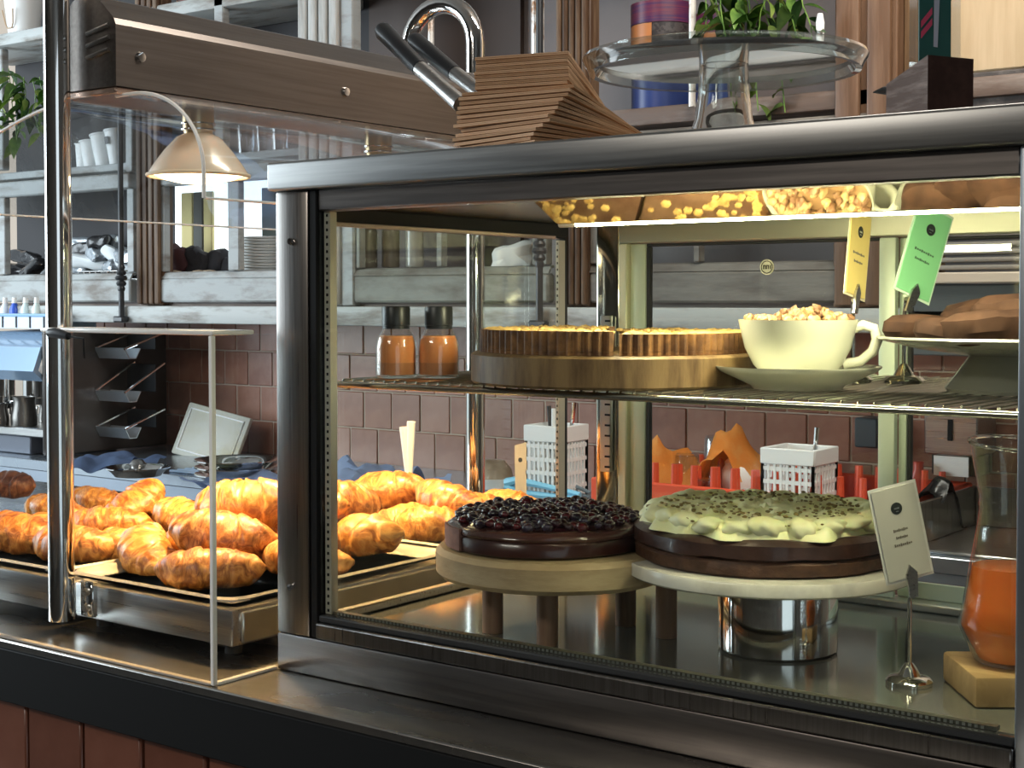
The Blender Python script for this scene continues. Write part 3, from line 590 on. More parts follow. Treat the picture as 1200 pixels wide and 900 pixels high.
# stacked trays seen upper right through case door
t0 = at(1130, 270, Y=2.95)
tmz = mat('grey_brown_tray', (.26,.23,.20), .5, .3)
cr = thing('tray_trolley', 'dark cabinet with a pale edge behind the right case door', 'cabinet', (XO(1150, 3.14), 3.14, 1.19))
obj('body', B(XO(1062, 3.10), XO(1262, 3.10), 3.10, 3.145, 1.305, ZO(1130, 333, 3.1), .003, 1), mat('slate_body', (.075,.085,.085), .5), cr)
obj('edge_strip', B(XO(1062, 3.09), XO(1262, 3.09), 3.08, 3.099, ZO(1130, 332, 3.09), ZO(1130, 319, 3.09), .003, 1), mat('beige_edge', (.55,.45,.36), .4), cr)
for k in range(7):
    z = ZO(1130, 318, 3.1)+.003+k*.0165
    o = obj('baking_tray', B(XO(1066, 3.09), XO(1255, 3.09), 3.095, 3.145, z, z+.011, .004, 2), tmz)
    tag(o, 'grey baking tray, %s of the stack behind the right case door' % ('lowest','second from the bottom','third from the bottom','fourth, in the middle','third from the top','second from the top','topmost')[k], 'tray', 'baking trays stacked behind the right case door')

# ================================================================ HEAT LAMP STATION
PX, PY = -1.758, 1.285
hs = thing('heat_lamp_hood', 'long stainless hood on chrome tube posts carrying two heat lamps over the croissants', 'heat lamp', (-1.73, 1.75, .965))
hx0, hx1, hy0, hy1, hz0, hz1 = -1.797, -1.661, 1.312, 2.23, 1.727, 1.858
bm = new(); prof = [(hx0, hz0), (hx1, hz0), (hx1, hz1-.045), (hx1-.004, hz1-.036), (hx1-.04, hz1-.003), (hx1-.048, hz1), (hx0+.048, hz1), (hx0+.04, hz1-.003), (hx0+.004, hz1-.036), (hx0, hz1-.045)]
a = [bm.verts.new((x, hy0, z)) for x, z in prof]; b = [bm.verts.new((x, hy1, z)) for x, z in prof]; bm.faces.new(a); bm.faces.new(b[::-1])
for i in range(len(a)): bm.faces.new((a[i], b[i], b[(i+1) % len(a)], a[(i+1) % len(a)]))
bmesh.ops.recalc_face_normals(bm, faces=bm.faces[:]); obj('hood', bm, mat('satin_hood_steel', (.19,.165,.148), .33, 1, c2=(.225,.20,.18), nsc=4, stretch=(40,1,40), rvar=.05), hs, ang=20)
for z in (1.775, 1.792, 1.809):
    obj('vent_slot', tube([(hx0+.075, hy0-.002, z-.004), (hx1-.012, hy0-.002, z+.004)], .0035, 8), M['steel'], hs)
for py_, yy in ((0, 1.355), (0, 1.78), (0, 2.15)):
    for s_ in (1,):
        obj('screw', xf(lathe([(0,0),(.008,0),(.007,.004),(0,.005)], 14), TR((hx1, yy, 1.772), ry=pi/2)), M['chrome'], hs)
obj('light_lip', B(hx0+.004, hx1-.003, hy0+.002, hy1-.002, hz0-.010, hz0-.0005, .002, 1), mat('rosy_lip_metal', (.62,.45,.36), .25, .8), hs)
R = .085; ztop = 1.93
def arch(y, name):
    pts = [(PX, y, .966)] + [(PX, y, z) for z in (1.2, 1.6, ztop)] + [(PX-R+R*cos(t), y, ztop+R*sin(t)) for t in [pi*k/14 for k in range(1, 14)]] + [(PX-2*R, y, ztop), (PX-2*R, y, 1.74)]
    return obj(name, tube(pts, .0185, 28), M['chrome'], hs, label='polished chrome tube post bent over into a hook')
arch(PY, 'post'); arch(2.255, 'post')
br = obj('bracket', B(-1.736, -1.708, 1.300, 1.3108, .972, 1.024, .002, 1), M['chrome'], hs)
for z in (.985, 1.008): obj('screw', xf(lathe([(0,0),(.006,0),(.005,.004),(0,.004)], 12), TR((-1.722, 1.300, z), rx=pi/2)), M['steel'], br)
def heat_lamp(x, y, lb, power):
    t = thing('heat_lamp', lb, 'lamp', (x, y, 1.62), 'heat lamps under the steel hood')
    obj('socket', lathe([(0,0),(.021,0),(.024,.02),(.024,.040),(0,.040)], 28, (x, y, 1.677)), mat('brass_socket', (.55,.40,.22), .3, .9), t)
    for z in (1.688, 1.697): obj('ring', tube([(x+.025*cos(a*pi/10), y+.025*sin(a*pi/10), z) for a in range(21)], .002, 6, cap=False), M['chrome'], t)
    obj('reflector', lathe([(.022,.062),(.034,.056),(.052,.036),(.068,.014),(.0765,.0),(.077,-.004),(.075,-.004),(.066,.013),(.050,.034),(.032,.053),(.022,.058)], 48, (x, y, 1.620)),
        mat('pearly_reflector', (.80,.70,.56), .22, .25, emit=(1,.62,.28), es=.10, coat=.4), t)
    obj('rim', tube([(x+.077*cos(a*pi/24), y+.077*sin(a*pi/24), 1.618) for a in range(49)], .003, 8, cap=False), mat('cream_rim', (.85,.72,.5), .3), t)
    obj('bulb_face', lathe([(0,-.012),(.03,-.010),(.055,-.004),(.072,.004),(.066,.012),(0,.014)], 40, (x, y, 1.617)), mat('glowing_bulb_face', (1,.9,.7), .3, 0, emit=(1,.80,.45), es=7), t)
    l = bpy.data.lights.new('heat_lamp_light', 'SPOT'); l.energy = power; l.color = (1.0, .60, .22); l.spot_size = radians(112); l.spot_blend = .6; l.shadow_soft_size = .03
    lo = bpy.data.objects.new('heat_lamp_light', l); COL.objects.link(lo); lo.location = (x, y, 1.598); return t
heat_lamp(-1.722, 1.515, 'large glowing heat lamp with a pearly shade under the near end of the hood', 56)
heat_lamp(-1.722, 1.93, 'second glowing heat lamp further along the hood, mostly hidden by the case', 60)

# curved acrylic wings (axis runs along the hood)
def wing(pts, y0, y1, lb):
    t = thing('curved_guard', lb, 'guard', (pts[-1][0], y0, pts[-1][1]))
    P = [(x, y0, z) for x, z in pts]
    obj('sheet', extrude_path(P, (0, y1-y0, 0), .003), M['acrylic_wing'], t)
    obj('front_edge', tube([(x, y0-.002, z) for x, z in pts], .0028, 6), M['acrylic_edge'], t)
    x, z = pts[-1]; obj('lower_edge', tube([(x, y0, z), (x, y1, z)], .0018, 6), M['acrylic_edge'], t)
def arc(x0, z0, x1, z1, n=18):
    out = []
    for k in range(n+1):
        a = pi/2*k/n; out.append((x0+(x1-x0)*sin(a)**1.0, z1+(z0-z1)*cos(a)))
    return out
wing([(hx1-.02, 1.716)] + arc(hx1+.02, 1.716, XO(241, 1.33), 1.60) + [(XO(241, 1.33), ZO(240, 232, 1.33))], 1.33, 2.20, 'curved clear acrylic guard on the right side of the lamp hood')
lp = [(hx0-.42*t, 1.575+.141*(1-t**1.5)**.95) for t in [k/22 for k in range(22)]]+[(hx0-.42, 1.575)]
wing([(hx0+.01, 1.7165)] + lp, 1.33, 2.20, 'wide curved clear acrylic guard left of the hood, mirroring the croissants')

# straight acrylic guard on the counter edge
gy = 1.208; gx1 = XO(248, gy); gtop = 1.383
g = thing('acrylic_guard', 'clear acrylic box guard standing on the counter edge in front of the croissants', 'guard', ((gx1-3.0)/2, gy, .9505))
obj('front_sheet', B(-3.1, gx1-.0055, gy, gy+.005, .951, gtop), M['acrylic'], g, False)
obj('return_sheet', B(gx1-.005, gx1, gy+.006, 1.315, .951, gtop), M['acrylic'], g, False)
obj('corner_edge', B(gx1-.0055, gx1+.0005, gy-.0012, gy+.0058, .951, gtop-.0005, .0008, 1), M['acrylic_edge'], g)
obj('foot_strip', B(-3.1, gx1-.006, gy-.002, gy+.007, .9502, .9535, .0008, 1), mat('dull_edge_strip', (.42,.38,.33), .35, .3), g)
obj('foot_strip', B(gx1-.0065, gx1+.0015, gy+.0075, 1.315, .9502, .9545, .0008, 1), M['acrylic_edge'], g)
xl2 = XO(48, gy)
obj('top_ledge', B(xl2, gx1+.003, gy-.002, gy+.068, gtop, gtop+.006, .002, 2), M['acrylic_edge'], g, label='thick ledge with glowing polished edges')
cl_ = obj('clip', tube([at(58, 390, Y=gy-.008), at(66, 390, Y=gy-.008), at(80, 394, Y=gy-.008)], [.006, .0075, .005], 10), M['blackp'], g)
obj('clip_wire', tube([at(80, 394, Y=gy-.008), at(98, 397, Y=gy-.008), at(99, 420, Y=gy-.004)], .0016, 6), M['blackp'], cl_)

# warmers + trays
def warmer(x0, x1, y0, y1, lb):
    t = thing('food_warmer', lb, 'warmer', ((x0+x1)/2, (y0+y1)/2, .9505))
    obj('body', B(x0, x1, y0, y1, .966, 1.016, .004, 2), M['steel'], t)
    obj('end_cap', B(x1+.0002, x1+.006, y0+.014, y1-.014, .970, 1.012, .002, 1), M['alu'], t)
    for x in (x0+.03, x1-.03):
        for y in (y0+.03, y1-.03): obj('foot', cyl(x, y, .9505, .9659, .012, 18), M['rubber'], t)
def tray(x0, x1, y0, y1, z, lb):
    t = thing('baking_tray', lb, 'tray', ((x0+x1)/2, (y0+y1)/2, z))
    al = M.setdefault('tray_alu', mat('dull_tray_aluminium', (.74,.73,.70), .48, .35, c2=(.62,.61,.58), nsc=14)); r = .03
    def rr(x0, x1, y0, y1, r, n=6):
        out = []
        for cx_, cy_, a0 in ((x1-r, y1-r, 0), (x0+r, y1-r, pi/2), (x0+r, y0+r, pi), (x1-r, y0+r, 3*pi/2)):
            out += [(cx_+r*cos(a0+pi/2*k/n), cy_+r*sin(a0+pi/2*k/n)) for k in range(n+1)]
        return out
    bm = new(); loops = []
    for d, zz in ((.022, .004), (.012, .010), (.004, .016), (0, .017), (-.004, .014), (-.004, .011)):
        loops.append([bm.verts.new((x, y, z+zz)) for x, y in rr(x0+d, x1-d, y0+d, y1-d, max(.008, r-d))])
    for a, b in zip(loops, loops[1:]):
        n = len(a)
        for i in range(n): bm.faces.new((a[i], a[(i+1) % n], b[(i+1) % n], b[i]))
    bm.faces.new(loops[0][::-1]); bmesh.ops.solidify(bm, geom=bm.faces[:], thickness=.001); bmesh.ops.recalc_face_normals(bm, faces=bm.faces[:])
    obj('pan', bm, al, t)
warmer(-1.7655, -1.432, 1.313, 1.768, 'shallow stainless food warmer on rubber feet beneath the near right croissant tray')
warmer(-1.7655, -1.432, 1.800, 2.24, 'stainless food warmer at the back beneath the rear croissant tray')
warmer(-2.155, -1.790, 1.313, 1.768, 'stainless food warmer at the far left beneath the left croissant tray')
TZ = 1.0165
tray(-1.770, -1.425, 1.305, 1.765, TZ, 'aluminium baking tray of croissants behind the clear guard, nearest the display case')
tray(-1.770, -1.425, 1.802, 2.25, TZ, 'aluminium baking tray of croissants seen through the left pane of the case')
tray(-2.165, -1.788, 1.305, 1.765, TZ, 'aluminium baking tray left of the chrome post')

# croissants
def croissant_mesh(seed, L=.135, Rr=.030, bend=.030, n=72, m=32, name='croissant'):
    r_ = random.Random(seed); bm = new(); rings = []; cuts = 2.9
    for i in range(n+1):
        s = -1+2*i/n; c = Vector((L/2*s*(1-.06*s*s), bend*s*s, 0)); tx = Vector((L/2, 2*bend*s, 0)).normalized(); ny = Vector((-tx.y, tx.x, 0))
        env = max(.05, 1-abs(s)**2.3)**.62
        ring = []
        for k in range(m):
            th = 2*pi*k/m; ph = abs(s)*cuts + .22*sin(th+seed) + .3*noise.noise(Vector((s*2, th, seed)))
            fr = ph - math.floor(ph); q_ = .5+.5*noise.noise(Vector((s*3, th*.8, seed+7))); step = ((.5-fr)*.15 if fr > .10 else (fr/.10-.5)*.15)*(.35+1.1*q_)
            rad = Rr*env*(1+step*(.95 if abs(s) > .08 else .4)) + .0030*noise.noise(Vector((s*4, cos(th)*1.6, sin(th)*1.6+seed)))*min(1, env*1.6)
            p = c + (ny*cos(th)+Vector((0,0,.86))*sin(th))*rad
            if p.z < -Rr*.62: p.z = -Rr*.62 + (p.z+Rr*.62)*.2
            ring.append(bm.verts.new(p+Vector((0,0,Rr*.62))))
        rings.append(ring)
    for a, b in zip(rings, rings[1:]):
        for k in range(m): bm.faces.new((a[k], b[k], b[(k+1) % m], a[(k+1) % m]))
    bm.faces.new(rings[0]); bm.faces.new(rings[-1][::-1])
    for v in bm.verts: v.co += Vector((0,0,.004*noise.noise(v.co*30+Vector((seed*4,0,0)))))
    bmesh.ops.recalc_face_normals(bm, faces=bm.faces[:])
    return bm
def crust(name, c1, c2, c3):
    m = bpy.data.materials.new(name); m.use_nodes = True; nt = m.node_tree; N = nt.nodes; L = nt.links; p = N['Principled BSDF']
    tc = N.new('ShaderNodeTexCoord'); mp = N.new('ShaderNodeMapping'); mp.inputs['Scale'].default_value = (1.8,.7,1.2); L.new(tc.outputs['Object'], mp.inputs[0])
    n1 = N.new('ShaderNodeTexNoise'); n1.inputs['Scale'].default_value = 34; n1.inputs['Detail'].default_value = 7; n1.inputs['Distortion'].default_value = 1.6; n1.inputs['Roughness'].default_value = .66; L.new(mp.outputs[0], n1.inputs[0])
    r = N.new('ShaderNodeValToRGB'); e = r.color_ramp.elements; e[0].position = .40; e[0].color = (*c1,1); e[1].position = .62; e[1].color = (*c3,1); q = e.new(.5); q.color = (*c2,1)
    L.new(n1.outputs['Fac'], r.inputs[0]); L.new(r.outputs[0], p.inputs['Base Color']); p.inputs['Roughness'].default_value = .36; p.inputs['Coat Weight'].default_value = .25; p.inputs['Coat Roughness'].default_value = .25
    b = N.new('ShaderNodeBump'); b.inputs['Strength'].default_value = .55; b.inputs['Distance'].default_value = .004; L.new(n1.outputs['Fac'], b.inputs['Height']); L.new(b.outputs[0], p.inputs['Normal'])
    return m
CR = [crust('golden_flaky_crust', (.34,.11,.018), (.62,.27,.055), (.84,.47,.14)), crust('amber_flaky_crust', (.25,.075,.014), (.52,.20,.04), (.76,.38,.10))]
crm = [mesh_of('croissant', croissant_mesh(s, L, R_, bd), CR[s % 2], ang=75) for s, L, R_, bd in ((1,.158,.040,.026),(2,.150,.038,.038),(3,.166,.036,.020),(4,.140,.040,.030))]
# px, py, Y, rz(deg), tilt rx, ry, mesh, scale, label
CL = [
 (244,676,1.385,38,0,0,2,1.0,'front croissant lying flat behind the vertical edge of the clear guard'),
 (172,655,1.43,-25,10,18,1,1.0,'croissant slanting down to the right at the front left of the near tray'),
 (256,627,1.47,30,15,8,0,1.08,'large pale backed croissant propped on the front ones of the near tray'),
 (290,588,1.56,35,30,-5,3,1.15,'topmost croissant of the near tray beside the case corner post'),
 (125,612,1.56,35,0,0,2,.95,'croissant low behind the chrome post at the left of the near tray'),
 (162,594,1.66,75,10,-35,0,1.0,'brightly lit croissant with a raised tip at the back left of the near tray'),
 (352,662,1.52,20,0,5,1,.95,'croissant half hidden behind the left corner post of the case, low down'),
 (140,676,1.45,10,0,0,3,.8,'small croissant at the tray rim next to the post bracket'),
 (322,622,1.60,60,10,0,1,1.0,'croissant behind the case corner post, in the middle of the heap'),
 (214,610,1.62,20,0,20,3,1.0,'croissant in the second row under the topmost one'),
 (222,640,1.53,-50,0,0,0,.95,'croissant buried in the middle of the near tray'),
 (352,590,1.68,15,10,0,2,1.05,'croissant high at the back, half hidden by the case corner post'),
 (398,588,1.76,80,20,10,0,1.0,'croissant standing on end just inside the left pane'),
 (424,640,1.70,-12,0,-10,3,1.1,'big croissant at the far right corner of the near tray, seen through the case'),
 (380,650,1.66,60,0,0,1,.85,'croissant at the tray edge immediately right of the case corner post'),
 (453,577,1.95,12,5,-8,0,1.08,'upper croissant on the rear tray below the white spatula'),
 (523,583,1.95,0,10,12,2,.98,'pale smooth croissant on top at the right of the rear tray'),
 (474,616,1.88,50,0,-12,1,.95,'croissant standing slanted in the middle of the rear tray'),
 (503,633,1.88,40,0,0,3,.95,'front right croissant low on the rear tray'),
 (440,612,1.96,20,0,0,2,1.0,'croissant under the upper left one on the rear tray'),
 (556,610,2.05,20,0,0,0,.95,'croissant at the far right of the rear tray behind the berry cake'),
 (592,590,2.14,10,0,0,1,.85,'bright croissant tip peeping over the berry cake behind the price card'),
 (404,600,2.05,50,0,0,3,.95,'croissant at the left of the rear tray'),
 (18,634,1.40,20,0,5,0,1.0,'croissant cut by the left edge of the picture'),
 (84,652,1.40,15,0,0,2,1.0,'croissant lying at the front of the left tray behind the chrome post'),
 (48,655,1.46,-20,0,0,3,.85,'darker croissant between the two front ones of the left tray'),
 (112,592,1.74,30,0,10,1,.85,'croissant at the back, just right of the chrome post'),
 (60,612,1.62,25,0,10,1,.85,'croissant at the back of the left tray touching the post'),
]
for k, (px, py, Y, rz, rx, ry, mi, sc, lb) in enumerate(CL):
    p = at(px, py, Y=Y); o = link('croissant', crm[mi]); z = max(p.z-.026*sc, TZ+.006)
    o.location = (p.x, p.y, z); o.rotation_euler = (radians(rx), radians(ry), radians(rz)); o.scale = (sc,)*3; ORG[o.name] = (0,0,0)
    tag(o, lb, 'croissant', 'croissants heaped on the warming trays')
o = link('chocolate_pastry', mesh_of('chocolate_pastry', croissant_mesh(9, .12, .032, .0), crust('dark_crust', (.10,.03,.015), (.22,.07,.03), (.35,.15,.07)), ang=75)); p = at(8, 600, Y=1.62); o.location = (p.x, p.y, TZ+.006+.035); o.rotation_euler = (0, 0, .5)
tag(o, 'dark brown chocolate pastry behind the croissants at the left edge', 'pastry')
# white spatula handle behind
a = at(478, 556, Y=2.20)
t = thing('white_spatula', 'pair of white plastic handles standing up behind the rear croissants', 'utensil', (a.x, a.y, TZ))
for k, (q0, q1) in enumerate((((478,556),(473,500)), ((480,556),(482,494)))):
    obj('handle', tube([at(*q0, Y=2.20) - Vector((0,0,.08)), at(*q0, Y=2.20), at(*q1, Y=2.20)], [.006,.006,.009], 10), M['white'], t)

# ================================================================ DISPLAY CASE
CX0, CX1, CYF, CYB = -1.350, -.335, 1.315, 1.96
DZ = 1.0
dc = thing('display_case', 'stainless steel refrigerated display case with glass sides, full of cakes', 'display case', ((CX0+CX1)/2, (CYF+CYB)/2, .9505))
sd = M['steel_dark']; sv = M['steel_v']
XPL = XO(370, CYF); XPR = XO(1193, CYF)
obj('base', B(CX0, CX1, CYF, CYB, .9505, .9985, .0025, 2), M['steel_dark'], dc)
obj('roof', B(CX0-.006, CX1, CYF-.010, CYB+.01, 1.565, 1.6015, .004, 3), mat('grey_roof_steel', (.27,.27,.265), .34, 1, c2=(.31,.31,.30), nsc=5, stretch=(1,30,30), rvar=.06), dc)
obj('front_top_rail', B(XPL, XPR, CYF+.004, CYF+.03, 1.538, 1.5648, .002, 1), M['steel_dark'], dc)
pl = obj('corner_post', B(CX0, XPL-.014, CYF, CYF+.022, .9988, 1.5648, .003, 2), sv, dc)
obj('post_return', B(XPL-.0138, XPL, CYF+.002, CYF+.024, .9988, 1.5648, .002, 1), M['black'], dc)
obj('corner_post', B(XPR, CX1, CYF, CYF+.03, .9988, 1.5648, .003, 2), mat('blue_reflection_post_steel', (.52,.56,.60), .3, 1), dc, label='right hand post with a bluish reflection put into its colour')  # pale blue reflection painted into this post's steel colour
for px, py in ((341, 283), (341, 688)):
    q = at(px, py, Y=CYF); obj('screw', xf(lathe([(0,0),(.0048,0),(.004,.003),(0,.0035)], 14), TR((q.x, CYF, q.z), rx=pi/2)), M['chrome'], pl)
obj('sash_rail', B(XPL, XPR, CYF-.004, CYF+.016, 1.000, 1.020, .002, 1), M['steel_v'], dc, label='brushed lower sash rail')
obj('gasket', B(XPL, XPR, CYF+.002, CYF+.02, 1.0202, 1.029, .002, 1), M['rubber'], dc)
obj('glass_pane', B(XPL+.001, XPR-.001, CYF+.006, CYF+.010, 1.0292, 1.5375), M['glass'], dc, False, label='front glass pane')
# double glazing spacers (perforated aluminium)
sp = mat('pale_spacer', (.62,.60,.50), .35, .5)
def spacer(x, y, z0, z1, dx=.005, dy=.006, n=56):
    o = obj('spacer_bar', B(x-dx, x+dx, y-dy, y+dy, z0, z1), sp, dc, False); b = new()
    for k in range(n):
        z = z0+(z1-z0)*(k+.5)/n; box(b, x-dx*.3, x+dx*.3, y-dy-.0006, y-dy+.0004, z-.0018, z+.0018)
    obj('perforations', b, M['black'], o, False, kind='stuff')
spacer(XPL+.0085, CYF+.018, 1.03, 1.537)
o = obj('spacer_bar', B(XPL+.015, XPR-.02, CYF+.014, CYF+.024, 1.0292, 1.0335), mat('dark_spacer', (.10,.10,.08), .4, .5), dc, False); b = new()
for k in range(140):
    x = XPL+.02+(XPR-XPL-.05)*(k+.5)/140; box(b, x-.0015, x+.0015, CYF+.0135, CYF+.0145, 1.0300, 1.0328)
obj('perforations', b, M['alu'], o, False, kind='stuff')
# deck, ceiling
obj('deck', B(CX0+.02, CX1-.01, CYF+.032, CYB-.002, .9988, DZ), M['deck'], dc, False)
obj('ceiling_plate', B(CX0+.01, CX1-.01, CYF+.031, CYB, 1.5485, 1.5560), mat('olive_grey_ceiling_metal', (.34,.34,.27), .22, .9), dc, False)
# left side
LX = CX0+.022
obj('side_frame_top', B(LX-.012, LX+.006, CYF+.045, CYB-.02, 1.526, 1.5483, .002, 1), M['rubber'], dc)
obj('side_trim', B(LX+.0065, LX+.0095, CYF+.045, CYB-.06, 1.523, 1.529, .001, 1), mat('rosy_trim', (.65,.50,.45), .3, .7), dc)
obj('side_glass_pane', B(LX-.002, LX+.002, CYF+.034, CYB-.025, 1.001, 1.5255), M['glass'], dc, False)
obj('side_frame_rear', B(LX-.012, LX+.006, CYB-.030, CYB-.022, 1.001, 1.5255, .001, 1), M['rubber'], dc)
spacer(LX+.004, CYB-.040, 1.002, 1.522, .003, .0085, 50)
obj('side_frame_bottom', B(LX-.012, LX+.004, CYF+.034, CYB-.03, 1.0003, 1.012, .002, 1), M['steel'], dc)
# right side glass
obj('side_glass_pane', B(CX1-.012, CX1-.008, CYF+.032, CYB-.02, 1.001, 1.548), M['glass'], dc, False)
# rear corner post polished + slotted standard
ry = CYB-.028
qx = lambda px, Y=1.932: XO(px, Y)
obj('rear_post', B(qx(700), qx(729), 1.925, 1.945, 1.0005, 1.5483, .006, 3), mat('mirror_steel', (.66,.64,.56), .10, 1), dc, label='polished steel rear corner post')
st = obj('shelf_standard', B(qx(706, 1.92), qx(718, 1.92), 1.913, 1.921, ZO(711, 553, 1.915), ZO(711, 370, 1.915), .001, 1), M['alu'], dc)
z0, z1 = ZO(711, 553, 1.915), ZO(711, 370, 1.915); n = 15
for k in range(n):
    z = z0+(z1-z0)*(k+.5)/n; obj('slot', B(qx(709, 1.912), qx(715, 1.912), 1.9115, 1.9128, z-.0015, z+.0015), M['black'], st, False)
# rear doors
fa = M['frame_alu']; ZT = 1.5146
obj('header', B(qx(729), CX1-.01, 1.93, 1.955, ZO(800, 247, 1.93), 1.5483, .002, 1), mat('cream_header_metal', (.62,.60,.46), .4, .6), dc)
obj('header_rail', B(qx(729), CX1-.01, 1.922, 1.955, ZT, ZO(800, 249, 1.93), .002, 1), mat('olive_rail_metal', (.46,.45,.34), .4, .6), dc)
obj('jamb', B(qx(729), qx(739), 1.92, 1.956, 1.0005, ZT-.0005, .002, 1), mat('cream_jamb', (.78,.76,.55), .4, .4), dc)
def door(p0, p1, Y, lb, pull=True, l0=None, l1=None):
    d = obj('sliding_door', B(qx(p0, Y), qx(p1, Y), Y, Y+.006, 1.012, 1.035, .001, 1), fa, dc, label=lb)
    l0 = l0 or (p0, p0+18); l1 = l1 or (p1-22, p1)
    obj('door_stile', B(qx(l0[0], Y), qx(l0[1], Y), Y-.002, Y+.012, 1.0355, ZT-.001, .003, 2), fa, d)
    obj('door_stile', B(qx(l1[0], Y), qx(l1[1], Y), Y-.002, Y+.012, 1.0355, ZT-.001, .003, 2), mat('bright_green_white_stile', (.62,.70,.56), .4, .2), d)
    obj('door_seal', B(qx(l0[1], Y)+.0004, qx(l0[1]+5, Y), Y, Y+.008, 1.0355, ZT-.006, .001, 1), M['rubber'], d)
    obj('door_seal', B(qx(l0[1], Y)+.0004, qx(l1[0], Y)-.0004, Y, Y+.008, ZT-.0058, ZT-.001, .001, 1), M['rubber'], d)
    obj('door_pane', B(qx(l0[1], Y)+.005, qx(l1[0], Y)-.001, Y+.002, Y+.006, 1.036, ZT-.007), M['glass'], d, False)
door(739, 1050, 1.928, 'left sliding glass door', l0=(739, 757), l1=(1030, 1050))
Y2 = 1.946
door(1054, 1390, Y2, 'right sliding glass door', l0=(1054, 1064), l1=(1350, 1390))
obj('rear_sill', B(qx(729), CX1-.01, 1.915, 1.958, 1.0004, 1.0115, .002, 1), M['alu'], dc)
# round sticker
c = at(898, 313, Y=1.9275)
s_ = obj('sticker', xf(lathe([(0,0),(.0115,0),(.0115,.0006),(0,.0006)], 28), TR((c.x, 1.9300, c.z), rx=pi/2)), mat('cream_sticker', (.75,.72,.55), .5), dc)
b = new()
for k, (dx, w) in enumerate(((-.0062,.0014),(-.0030,.0014),(-.0006,.0012),(.0022,.0012),(.0050,.0014))): box(b, c.x+dx, c.x+dx+w, 1.9288, 1.9292, c.z-.003, c.z+.003)
box(b, c.x-.0062, c.x-.0032, 1.9288, 1.9292, c.z+.0018, c.z+.003); box(b, c.x-.0006, c.x+.0034, 1.9288, 1.9292, c.z+.0018, c.z+.003)
obj('print', b, M['black'], s_, False); obj('print_ring', tube([(c.x+.0088*cos(a*pi/14), 1.929, c.z+.0088*sin(a*pi/14)) for a in range(29)], .0006, 5, cap=False), M['black'], s_)

# light fitting in the top of the case
LXa = -.985
lf = obj('light_reflector', extrude_path([(LXa, 1.362, 1.547), (LXa, 1.368, 1.5455), (LXa, 1.420, 1.5190), (LXa, 1.426, 1.5180)], (CX1-.02-LXa, 0, 0), .0015), mat('mirror_reflector', (.92,.89,.80), .04, 1), dc, ang=60)
obj('light_tube', tube([(LXa+.02, 1.433, 1.5175), (CX1-.03, 1.433, 1.5175)], .0040, 12), mat('glowing_tube', (1,1,.9), .3, 0, emit=(1.0,.96,.62), es=62), lf, label='glowing light tube')
obj('tube_cap', tube([(LXa-.004, 1.433, 1.5175), (LXa+.0198, 1.433, 1.5175)], .0045, 12), M['white'], lf)
l = bpy.data.lights.new('case_light', 'AREA'); l.shape = 'RECTANGLE'; l.size = .62; l.size_y = .012; l.energy = 4.4; l.color = (1, .93, .58)
lo = bpy.data.objects.new('case_light', l); COL.objects.link(lo); lo.location = (-.68, 1.440, 1.511); lo.rotation_euler = (radians(14), 0, 0)

# wire shelf
WZ = 1.3215
ws = thing('wire_shelf', 'chrome wire shelf hung across the display case', 'shelf', ((CX0+CX1)/2, 1.64, WZ))
chs = mat('shelf_chrome', (.62,.60,.52), .18, 1)
sx0, sx1 = XO(396, 1.38), CX1-.018
for y, r in ((1.380, .0042), (1.392, .0026), (1.90, .0035), (1.63, .003)):
    obj('rail', tube([(sx0, y, WZ-.004 if y != 1.63 else WZ-.006), (sx1, y, WZ-.004 if y != 1.63 else WZ-.006)], r, 10), chs, ws)
nW = 54
wm_ = mesh_of('wire', tube([(0,0,-.008),(0,.004,0),(0,.522,0)], .0019, 6), chs); off = ORG[ws.name]
for k in range(nW):
    o = link('wire', wm_, ws); o.location = (sx0+.006+(sx1-sx0-.012)*k/(nW-1)-off[0], 1.380-off[1], WZ+.0012-off[2])
obj('end_loop', tube([(sx0, 1.38, WZ-.004), (sx0-.012, 1.39, WZ-.006), (sx0-.012, 1.41, WZ-.010), (sx0, 1.42, WZ-.004)], .003, 8), chs, ws)
SZ = WZ+.0034

# ---------------------------------------------------------------- on the wire shelf
def LDp(px, D): c = at(px, 352, D=D); return c.x, c.y
jm = mat('cloudy_orange_juice', (.78,.34,.14), .3, 0, c2=(.70,.27,.10), nsc=12, sub=.3)
jm2 = mat('juice_sediment', (.50,.22,.10), .4, 0, sub=.2)
for k, (px, lb) in enumerate(((464, 'small bottle of cloudy orange juice with a black cap, nearest the left glass'), (514, 'small black capped orange juice bottle next to the wooden board'))):
    x, y = LDp(px, 1.90); t = thing('juice_bottle', lb, 'bottle', (x, y, SZ), 'juice bottles on the wire shelf'); r = .0268
    obj('bottle', lathe([(0,0),(r*.9,0),(r,.003),(r,.040),(r*.93,.051),(r*.70,.062),(r*.62,.066),(r*.62,.072),(r*.56,.072),(r*.56,.066),(r*.66,.060),(r*.9,.05),(r*.96,.04),(r*.96,.004),(0,.002)], 36, (x, y, SZ)), M['bottle'], t)
    obj('sediment', lathe([(0,.0025),(r*.95,.0045),(r*.95,.020),(0,.020)], 32, (x, y, SZ)), jm2, t)
    obj('juice', lathe([(0,.0201),(r*.95,.0201),(r*.95,.040),(r*.88,.050),(r*.80,.055),(0,.055)], 32, (x, y, SZ)), jm, t)
    cp = obj('cap', lathe([(0,.069),(.0185,.069),(.0185,.091),(.0172,.0935),(0,.0935)], 36, (x, y, SZ)), M['blackp'], t)
    obj('cap_band', lathe([(0,.064),(.0178,.064),(.0178,.0685),(0,.0685)], 36, (x, y, SZ)), M['blackp'], cp)
